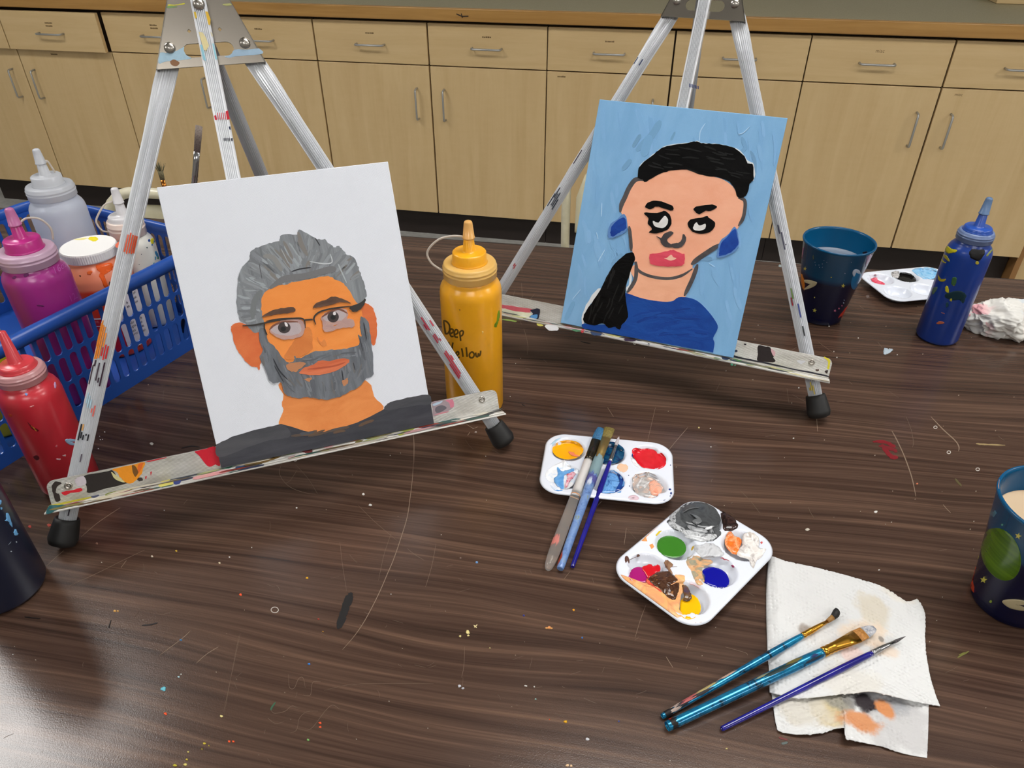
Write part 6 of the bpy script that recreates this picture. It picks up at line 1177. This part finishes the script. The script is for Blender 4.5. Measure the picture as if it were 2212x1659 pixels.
def coons(bt, rt, bb, lt, nu, nv, zf):
    """boundary pixel polylines: top, right, bottom, left (u left to right, v top to bottom)"""
    def rs(pl, n):
        pl = catmull(pl, 8, False); ds = [0]
        for p, q in zip(pl, pl[1:]): ds.append(ds[-1]+math.dist(p, q))
        out = []
        for k in range(n):
            s = ds[-1]*k/(n-1); i = min(len(ds)-2, max(0, next((j for j in range(len(ds)-1) if ds[j+1] >= s), len(ds)-2))); f = (s-ds[i])/((ds[i+1]-ds[i]) or 1)
            out.append((pl[i][0]+(pl[i+1][0]-pl[i][0])*f, pl[i][1]+(pl[i+1][1]-pl[i][1])*f))
        return out
    T_, B2, Lf, Rt = rs(bt, nu), rs(bb, nu), rs(lt, nv), rs(rt, nv); G = []
    for i in range(nu):
        u = i/(nu-1); row = []
        for j in range(nv):
            v = j/(nv-1); p = [(1-v)*T_[i][k]+v*B2[i][k]+(1-u)*Lf[j][k]+u*Rt[j][k]-((1-u)*(1-v)*T_[0][k]+u*(1-v)*T_[-1][k]+(1-u)*v*B2[0][k]+u*v*B2[-1][k]) for k in (0, 1)]
            z = zf(u, v); q = at(*pD([p])[0], z); q[2] = max(TZ+0.0007, q[2]+emb(q[0], q[1])); row.append(tuple(q))
        G.append(row)
    return G
NZ = lambda x, y, s: noise.noise(Vector((x*s, y*s, 3.1)))
def ztop(u, v):
    fold = 0.0085*min(1.0, (u/0.07)**0.5) if u < 0.07 else 0.0085
    z = 0.0008+fold*(0.45+0.45*(1-v)) if u < 0.5 else 0.0008+0.0085*(0.45+0.45*(1-v))*(1-0.8*((u-0.5)/0.5)**2)
    z += 0.0016*NZ(u, v, 4.2)+0.0010*NZ(u+5, v, 11)+0.0006*NZ(u, v+7, 24)
    if v > 0.85 and u > 0.35: z += 0.003*(v-0.85)/0.15*math.sin(PI*(u-0.35)/0.65)
    return max(0.0012, z)
st1 = [(*L2((1620,480)), .016, .022, (206,196,176), .75), (*L2((1560,640)), .022, .016, (226,206,184), .8), (*L2((1480,790)), .012, .010, (232,196,184), .6), (*L2((1700,760)), .014, .010, (226,204,182), .7), (*L2((1130,620)), .007, .008, (140,124,110), .7), (*L2((1680,690)), .003, .004, (110,104,100), .7), (*L2((1480,1000)), .030, .020, (214,206,190), .4), (*L2((1800,340)), .02, .012, (222,212,194), .4)]
G = coons([(875,95),(905,78),(1000,110),(1250,165),(1500,232),(1660,280),(1760,330),(1870,400),(1945,384)], [(1945,384),(1980,430),(2006,520),(2004,700),(2030,900),(2070,1050),(2112,1160)], [(882,1062),(960,1080),(1080,1103),(1250,1092),(1400,1072),(1480,1068),(1600,1055),(1720,1075),(1900,1120),(2112,1160)], [(875,95),(862,250),(860,450),(866,700),(874,900),(882,1062)], 200, 220, ztop)
mb = MB(); mb.grid(G); o = obj('upper_sheet', mb, paper_mat('paper_upper', st1), t, fixn=True); so = o.modifiers.new('solid', 'SOLIDIFY'); so.thickness = 0.0007; so.offset = 1
st2 = [(*L2((1330,1120)), .020, .013, (140,134,116), .85), (*L2((1300,1210)), .014, .012, (206,188,146), .85), (*L2((1130,1170)), .022, .016, (204,198,186), .8), (*L2((1800,1250)), .034, .030, (190,188,188), .8), (*L2((1700,1090)), .026, .014, (150,152,156), .85), (*L2((1470,1090)), .008, .012, (120,118,116), .7), (*L2((1572,1125)), .0105, .0105, (44,36,40), .97), (*L2((1725,1158)), .0075, .0095, (206,136,84), .95), (*L2((1550,1262)), .018, .010, (206,142,96), .97)]
def zlow(u, v):
    z = 0.0012+0.0012*NZ(u, v+3, 5)+0.0008*NZ(u+9, v, 14)+0.004*math.exp(-((u-0.48)/0.07)**2)*(0.3+0.7*v)+0.0020*v*math.sin(3*u+0.4)
    return max(0.0008, z)
G = coons([(892,1030),(1200,1030),(1500,1020),(1800,1050),(2032,1120)], [(2032,1120),(2030,1250),(2026,1400),(2020,1532)], [(942,1334),(1020,1355),(1110,1362),(1250,1352),(1350,1322),(1428,1320),(1432,1355),(1438,1392),(1550,1418),(1700,1450),(1850,1500),(2020,1532)], [(892,1030),(905,1150),(920,1260),(942,1334)], 190, 110, zlow)
mb = MB(); mb.grid(G); o = obj('lower_sheet', mb, paper_mat('paper_lower', st2), t, fixn=True); so = o.modifiers.new('solid', 'SOLIDIFY'); so.thickness = 0.0005; so.offset = 1
# crumpled tissue
q0 = at(2150, 715, 0.0)
t = thing('crumpled_tissue', 'crumpled white paper tissue with faint paint stains beside the blue bottle', 'tissue', (q0[0], q0[1], TZ+0.0003))
bm = bmesh.new(); bmesh.ops.create_icosphere(bm, subdivisions=6, radius=1.0); mb = MB(); vs = []
for v in bm.verts:
    p = v.co.copy(); n1 = noise.ridged_multi_fractal(p*1.9+Vector((3, 1, 2))+Vector((noise.noise(p*3), noise.noise(p*3+Vector((5,5,5))), 0))*0.35, 1.0, 2.1, 3, 1.0, 2.2); n2 = noise.noise(p*1.1+Vector((7, 2, 5))); n3 = noise.noise(p*6.0)
    r = 0.60+0.17*n1+0.30*n2+0.02*n3
    cut = math.exp(-((p.x+0.45)**2/0.05+(p.y+0.2)**2/0.6))*0.28 if p.z > -0.3 else 0
    x, y, z = p.x*r*0.046, p.y*r*0.040, (p.z*(r-cut)+0.55)*0.032
    ca, sa = math.cos(-0.35), math.sin(-0.35); vs.append((q0[0]+x*ca-y*sa, q0[1]+x*sa+y*ca, TZ+0.0003+max(0.0, z)))
mb.add(vs, [tuple(x.index for x in f.verts) for f in bm.faces], True); bm.free()
m, nt, b = new_mat('tissue_paper'); v = coords(nt); f = noise_tex(nt, v, 28, 3); g = noise_tex(nt, v, 36, 3, 0.5, 0.4)
c = mix(nt, math_(nt, 'MULTIPLY', f, 0.35), lin((222, 220, 215)), lin((200, 194, 182))); sep = nd(nt, 'ShaderNodeSeparateXYZ'); nt.links.new(v, sep.inputs[0])
r = nd(nt, 'ShaderNodeMapRange'); nt.links.new(sep.outputs[0], r.inputs[0]); r.inputs[1].default_value = -0.012; r.inputs[2].default_value = -0.032; c = mix(nt, math_(nt, 'MULTIPLY', r.outputs[0], math_(nt, 'GREATER_THAN', g, 0.5)), c, lin((222, 160, 166)))
r = nd(nt, 'ShaderNodeMapRange'); nt.links.new(sep.outputs[0], r.inputs[0]); r.inputs[1].default_value = 0.010; r.inputs[2].default_value = 0.024; c = mix(nt, math_(nt, 'MULTIPLY', math_(nt, 'MULTIPLY', r.outputs[0], math_(nt, 'LESS_THAN', g, 0.46)), 0.6), c, lin((160, 186, 206)))
nt.links.new(c, b.inputs['Base Color']); setp(b, rough=0.9); obj('paper', mb, m, t)

# ------------------------------------------------------------------ paint specks and scratches on the table top
R4 = random.Random(21); mb = MB()
def spk(x, y, s, c, K=None, el=1.0, rot=0.0):
    q = [(x+s*R4.uniform(0.6, 1.15)*math.cos(a+rot), y+s*R4.uniform(0.6, 1.15)*math.sin(a)*0.7*el) for a in [2*PI*k/9 for k in range(9)]]
    patch(mb, q, table_surf, 0.0004, 1, 0.0003, c)
WHT, CRM, ORG, YEL, BLU, CYA, GRN = (214,210,204), (222,206,140), (230,90,50), (224,168,40), (60,120,190), (110,190,206), (60,110,76)
KT = lambda ox, oy, s: (lambda x, y: (ox+x*s, oy+y*s))
for (ox, oy, s), lst in (((480,1000,.39713), [(768,170,9,WHT),(805,230,9,WHT),(405,245,5,WHT),(462,627,8,YEL),(100,718,9,ORG),(523,850,6,(170,60,50)),(1335,918,11,CRM),(1338,940,7,CRM),(1295,943,8,CRM),(1385,541,7,(120,170,220)),(1640,830,6,(50,60,140)),(473,1095,7,BLU),(1290,1215,10,(190,190,196)),(1310,1226,8,(190,190,196)),(1648,1213,5,WHT),(1697,1218,5,WHT),(468,1507,9,(120,170,96)),(532,1415,9,ORG),(533,1438,8,ORG),(38,1515,9,ORG),(62,1516,8,ORG),(0,1378,6,CRM),(548,918,4,(206,150,60)),(918,715,3,WHT),(1456,1008,4,CRM),(40,513,4,WHT),(1296,518,6,(120,100,90)),(1705,1286,6,(140,170,160)),(1780,1396,4,ORG),(161,461,3,WHT)]),
    ((0,1350,.31646), [(1117,437,22,CYA),(1130,607,14,ORG),(1511,624,12,CRM),(1395,810,11,(190,170,60)),(1275,920,10,(190,170,70)),(1195,958,14,(190,176,60)),(1265,955,14,(206,190,110)),(1235,103,10,(70,120,160)),(1220,356,8,(176,206,214)),(1237,338,5,(206,210,206)),(1285,868,7,(206,190,110)),(1427,825,6,(180,160,60)),(90,203,4,WHT),(2110,268,10,BLU),(1380,848,6,(180,160,60))]),
    ((0,980,.26519), [(245,594,16,(190,80,70)),(400,585,18,(196,90,76)),(1240,838,11,(226,212,190)),(1437,793,10,(206,170,60)),(1788,892,9,(220,204,170)),(935,1283,12,(216,166,96)),(960,1283,9,(216,166,96)),(1338,463,4,WHT),(790,733,12,(160,120,100))]),
    ((80,930,.18987), [(1305,150,24,(206,204,196)),(770,18,8,WHT),(722,105,8,WHT),(745,102,6,WHT),(698,208,8,WHT),(713,68,5,WHT)]),
    ((1000,900,.54792), [(55,575,6,(110,150,200)),(240,785,4,(60,64,130)),(437,763,6,(230,160,40)),(405,1203,8,YEL),(340,833,8,(226,150,90)),(20,852,9,CRM),(490,1272,9,(200,200,204)),(1357,446,9,(206,196,180)),(1628,376,7,WHT),(1303,86,3,WHT),(412,1375,8,(226,190,150)),(427,1377,6,(226,190,150)),(930,44,4,(214,200,130)),(978,120,3,WHT),(1040,1310,5,(196,180,120)),(1790,265,4,(226,130,90)),(250,1063,4,WHT),(1640,605,4,WHT),(470,872,4,BLU),(615,1202,4,(70,80,150))]),
    ((1680,400,.24116), [(975,1485,38,(176,190,200)),(1010,1478,22,(176,190,200)),(960,1510,16,(176,190,200)),(805,1000,22,(110,96,90)),(25,725,20,(150,160,160)),(722,1370,6,WHT),(460,1265,7,WHT),(2158,1048,8,(206,200,120)),(1404,1272,5,WHT),(530,1545,6,WHT),(1070,1520,5,WHT)]),
    ((1500,680,.1537), [(525,702,22,(90,170,140)),(570,712,12,(90,160,130)),(1465,1030,10,WHT),(225,1600,9,WHT),(65,1590,10,(206,180,120)),(2000,602,7,WHT),(1960,520,10,(190,180,170)),(820,918,14,(150,130,112)),(895,148,5,WHT),(850,340,4,WHT),(445,790,5,WHT)]),
    ((880,820,.11754), [(1258,970,24,(150,136,126)),(1440,1412,8,WHT),(830,1190,6,(190,170,150)),(1890,312,7,WHT),(1205,900,8,(190,176,160))])):
    k = KT(ox, oy, s)
    for x, y, r, c in lst: spk(*k(x, y), r*s, c)
for _ in range(150):
    x, y = R4.uniform(0, 2212), R4.uniform(640, 1659); spk(x, y, R4.uniform(0.5, 1.3), R4.choice([(150,130,112),(176,160,140),(190,180,166)]))
obj('paint_specks', mb, M_drip, tab, kind='stuff', fixn=False)
mb = MB()
for pts, wd, K, c in (([(705,708),(690,740),(665,800),(650,850),(628,905)], 40, crop(480,1000,.39713), (30,28,28)), ([(1615,98),(1660,100),(1690,112),(1705,120)], 12, crop(1000,900,.54792), (120,24,32)), ([(1650,110),(1670,135),(1690,158),(1715,162)], 16, crop(1000,900,.54792), (120,24,32)), ([(1640,115),(1690,128),(1712,140)], 12, crop(1000,900,.54792), (112,28,34)),
    ([(905,1355),(895,1390),(885,1422)], 8, crop(0,980,.26519), (24,20,20)), ([(1155,1400),(1220,1395),(1285,1378)], 10, crop(0,980,.26519), (26,22,22)), ([(290,1302),(270,1330),(266,1345)], 9, crop(480,1000,.39713), (50,90,66)), ([(1757,898),(1798,899)], 7, crop(480,1000,.39713), (220,160,90)), ([(1370,895),(1388,880)], 5, crop(480,1000,.39713), (206,190,140)), ([(1368,882),(1385,898)], 5, crop(480,1000,.39713), (206,190,140)), ([(1950,950),(1995,925)], 6, crop(1000,900,.54792), (110,110,50)), ([(1955,940),(1980,930)], 4, crop(1000,900,.54792), (110,110,50)), ([(1245,1265),(1280,1275)], 8, crop(1000,900,.54792), (110,50,50)), ([(1255,1290),(1280,1285)], 10, crop(1000,900,.54792), (90,100,96)), ([(1940,245),(1965,275)], 8, crop(1000,900,.54792), (90,80,50)), ([(690,195),(750,200),(900,206)], 10, crop(1900,900,.30145), (150,130,90)), ([(640,692),(660,700)], 8, crop(80,930,.18987), WHT),
    ([(2100,450),(2130,470),(2165,485)], 14, crop(880,820,.11754), (30,24,22)), ([(915,720),(960,735),(1030,750)], 10, crop(1080,600,.18987), (34,26,22)), ([(1640,205),(1740,180),(1850,190)], 14, crop(80,930,.18987), (26,20,18)), ([(200,1330),(260,1338),(330,1345)], 10, crop(0,980,.26519), (30,22,20))):
    patch(mb, K(rough(ribbon(pts, wd, 5), wd*0.12, R4)), table_surf, 0.0002, 0, 0, c)
obj('paint_smears', mb, M_drip, tab, kind='stuff', fixn=False)
mb = MB(); SCR = (128, 108, 90)
for pts, wd, K in (([(1040,0),(1034,90),(1022,190),(1005,300),(965,430),(930,530),(900,600),(850,715),(780,850),(720,940),(655,1015)], 4.0, crop(480,1000,.39713)), ([(1318,1000),(1315,1100),(1302,1168)], 3, crop(480,1000,.39713)), ([(1163,440),(1140,560),(1106,675)], 3, crop(480,1000,.39713)), ([(640,430),(655,560),(678,705)], 2.5, crop(480,1000,.39713)), ([(360,1150),(366,1220),(392,1225),(415,1175),(440,1170),(452,1222)], 3, crop(480,1000,.39713)), ([(440,1262),(480,1262),(492,1195),(535,1190)], 3, crop(480,1000,.39713)), ([(265,1345),(285,1362),(340,1352),(380,1322),(420,1340)], 3.5, crop(480,1000,.39713)), ([(248,1388),(290,1418),(335,1408)], 3, crop(480,1000,.39713)), ([(370,1470),(405,1452),(420,1390),(460,1355),(520,1350)], 3, crop(480,1000,.39713)), ([(410,1446),(480,1448),(560,1350),(600,1318),(638,1340)], 3, crop(480,1000,.39713)), ([(555,1238),(700,1206),(900,1200),(1150,1200)], 2.5, crop(480,1000,.39713)), ([(325,0),(312,60),(360,125),(440,160),(510,170)], 3, crop(480,1000,.39713)), ([(400,10),(470,90),(518,168)], 2.5, crop(480,1000,.39713)), ([(410,35),(370,95),(345,110)], 2, crop(480,1000,.39713)), ([(1005,465),(1050,500),(1100,530)], 2.5, crop(480,1000,.39713)), ([(90,940),(60,1100),(10,1370)], 2.2, crop(480,1000,.39713)), ([(740,230),(830,320),(960,430)], 2, crop(480,1000,.39713)), ([(920,380),(880,500),(850,640)], 2, crop(480,1000,.39713)),
    ([(368,0),(455,92),(540,170),(568,215),(566,248)], 8, crop(1900,900,.30145)), ([(88,102),(125,170),(180,290),(232,440),(260,572)], 8, crop(1900,900,.30145)), ([(190,0),(225,90),(242,180),(236,220)], 3.5, crop(1900,900,.30145)), ([(455,630),(480,660),(510,690)], 4, crop(1900,900,.30145)), ([(1672,980),(1690,1180),(1715,1430),(1732,1640)], 12, crop(1500,680,.1537)), ([(1300,1030),(1330,1250)], 5, crop(1500,680,.1537)), ([(1740,380),(1860,470),(1960,540)], 5, crop(1500,680,.1537)), ([(1375,1120),(1640,1270)], 5, crop(1500,680,.1537)),
    ([(270,575),(300,680),(318,780),(310,880)], 6, crop(1080,600,.18987)), ([(245,60),(258,310)], 5, crop(1080,600,.18987)), ([(365,262),(440,318)], 5, crop(1080,600,.18987)), ([(660,530),(700,640)], 5, crop(1100,880,.2411)), ([(880,0),(935,85)], 6, crop(1100,880,.2411)), ([(1310,0),(1270,170),(1235,320)], 5, crop(1100,880,.2411)), ([(1600,180),(1480,320),(1400,420)], 4, crop(1100,880,.2411)), ([(830,840),(780,900),(730,1030)], 9, crop(1100,880,.2411)), ([(545,1470),(490,1540)], 7, crop(1100,880,.2411)), ([(1050,1080),(1030,1230)], 4, crop(1100,880,.2411)), ([(1060,800),(1200,890),(1300,868)], 9, crop(880,820,.11754)), ([(1150,965),(1105,1030)], 9, crop(880,820,.11754)), ([(108,985),(122,1200),(118,1540)], 13, crop(880,820,.11754)),
    ([(370,925),(450,850),(520,790)], 4, crop(0,980,.26519)), ([(560,1080),(800,970),(1000,870),(1178,785)], 5, crop(0,980,.26519)), ([(985,930),(1030,870)], 4, crop(0,980,.26519)), ([(660,680),(800,560),(980,440)], 4, crop(0,980,.26519)), ([(1087,210),(1240,95),(1300,40)], 4, crop(0,1350,.31646)), ([(1340,262),(1410,200),(1490,150)], 4, crop(0,1350,.31646)), ([(1640,60),(1600,250),(1525,600)], 3.5, crop(0,1350,.31646)), ([(1505,50),(1620,170),(1720,300)], 3.5, crop(1300,1050,.1989)), ([(270,460),(320,520),(375,580)], 3.5, crop(1300,1050,.1989)), ([(480,1290),(420,1450),(360,1650)], 4, crop(1300,1050,.1989)), ([(560,730),(700,770),(720,790)], 5, crop(1400,1180,.29837)), ([(130,800),(180,880)], 4, crop(1400,1180,.29837)), ([(310,660),(275,745)], 6, crop(1400,1180,.29837))):
    patch(mb, K(ribbon(pts, wd*(0.85 if wd >= 8 or wd == 4.0 else 0.55), 6)), table_surf, 0.00008, 0, 0, SCR if wd >= 8 or wd == 4.0 else (108, 88, 72))
for _ in range(170):
    x, y = R4.uniform(0, 2212), R4.uniform(620, 1659); a = R4.uniform(0, PI); l = R4.uniform(6, 34)
    patch(mb, ribbon([(x, y), (x+math.cos(a)*l*0.5+R4.uniform(-2, 2), y+math.sin(a)*l*0.4), (x+math.cos(a)*l, y+math.sin(a)*l*0.8)], R4.uniform(0.3, 0.55), 3), table_surf, 0.00008, 0, 0, (98, 80, 66))
obj('scratches', mb, attr_mat('scratch_marks', 0.6, 0, 0, 0.05), tab, kind='stuff', fixn=False)
mb = MB()
for cx_, cy_, r, s, ox, oy in ((286, 800, 20, .39713, 480, 1000), (400, 77, 12, .30145, 1900, 900), (496, 256, 13, .30145, 1900, 900), (703, 378, 13, .30145, 1900, 900), (810, 628, 16, .24412, 440, 840), (1533, 748, 13, .18987, 1080, 600)):
    q = [(ox+(cx_+r*math.cos(2*PI*k/14))*s, oy+(cy_+r*0.75*math.sin(2*PI*k/14))*s) for k in range(15)]
    patch(mb, ribbon(q, 1.3, 2, False), table_surf, 0.0002, 0, 0, (190, 182, 172))
obj('ring_marks', mb, M_drip, tab, kind='stuff', fixn=False)
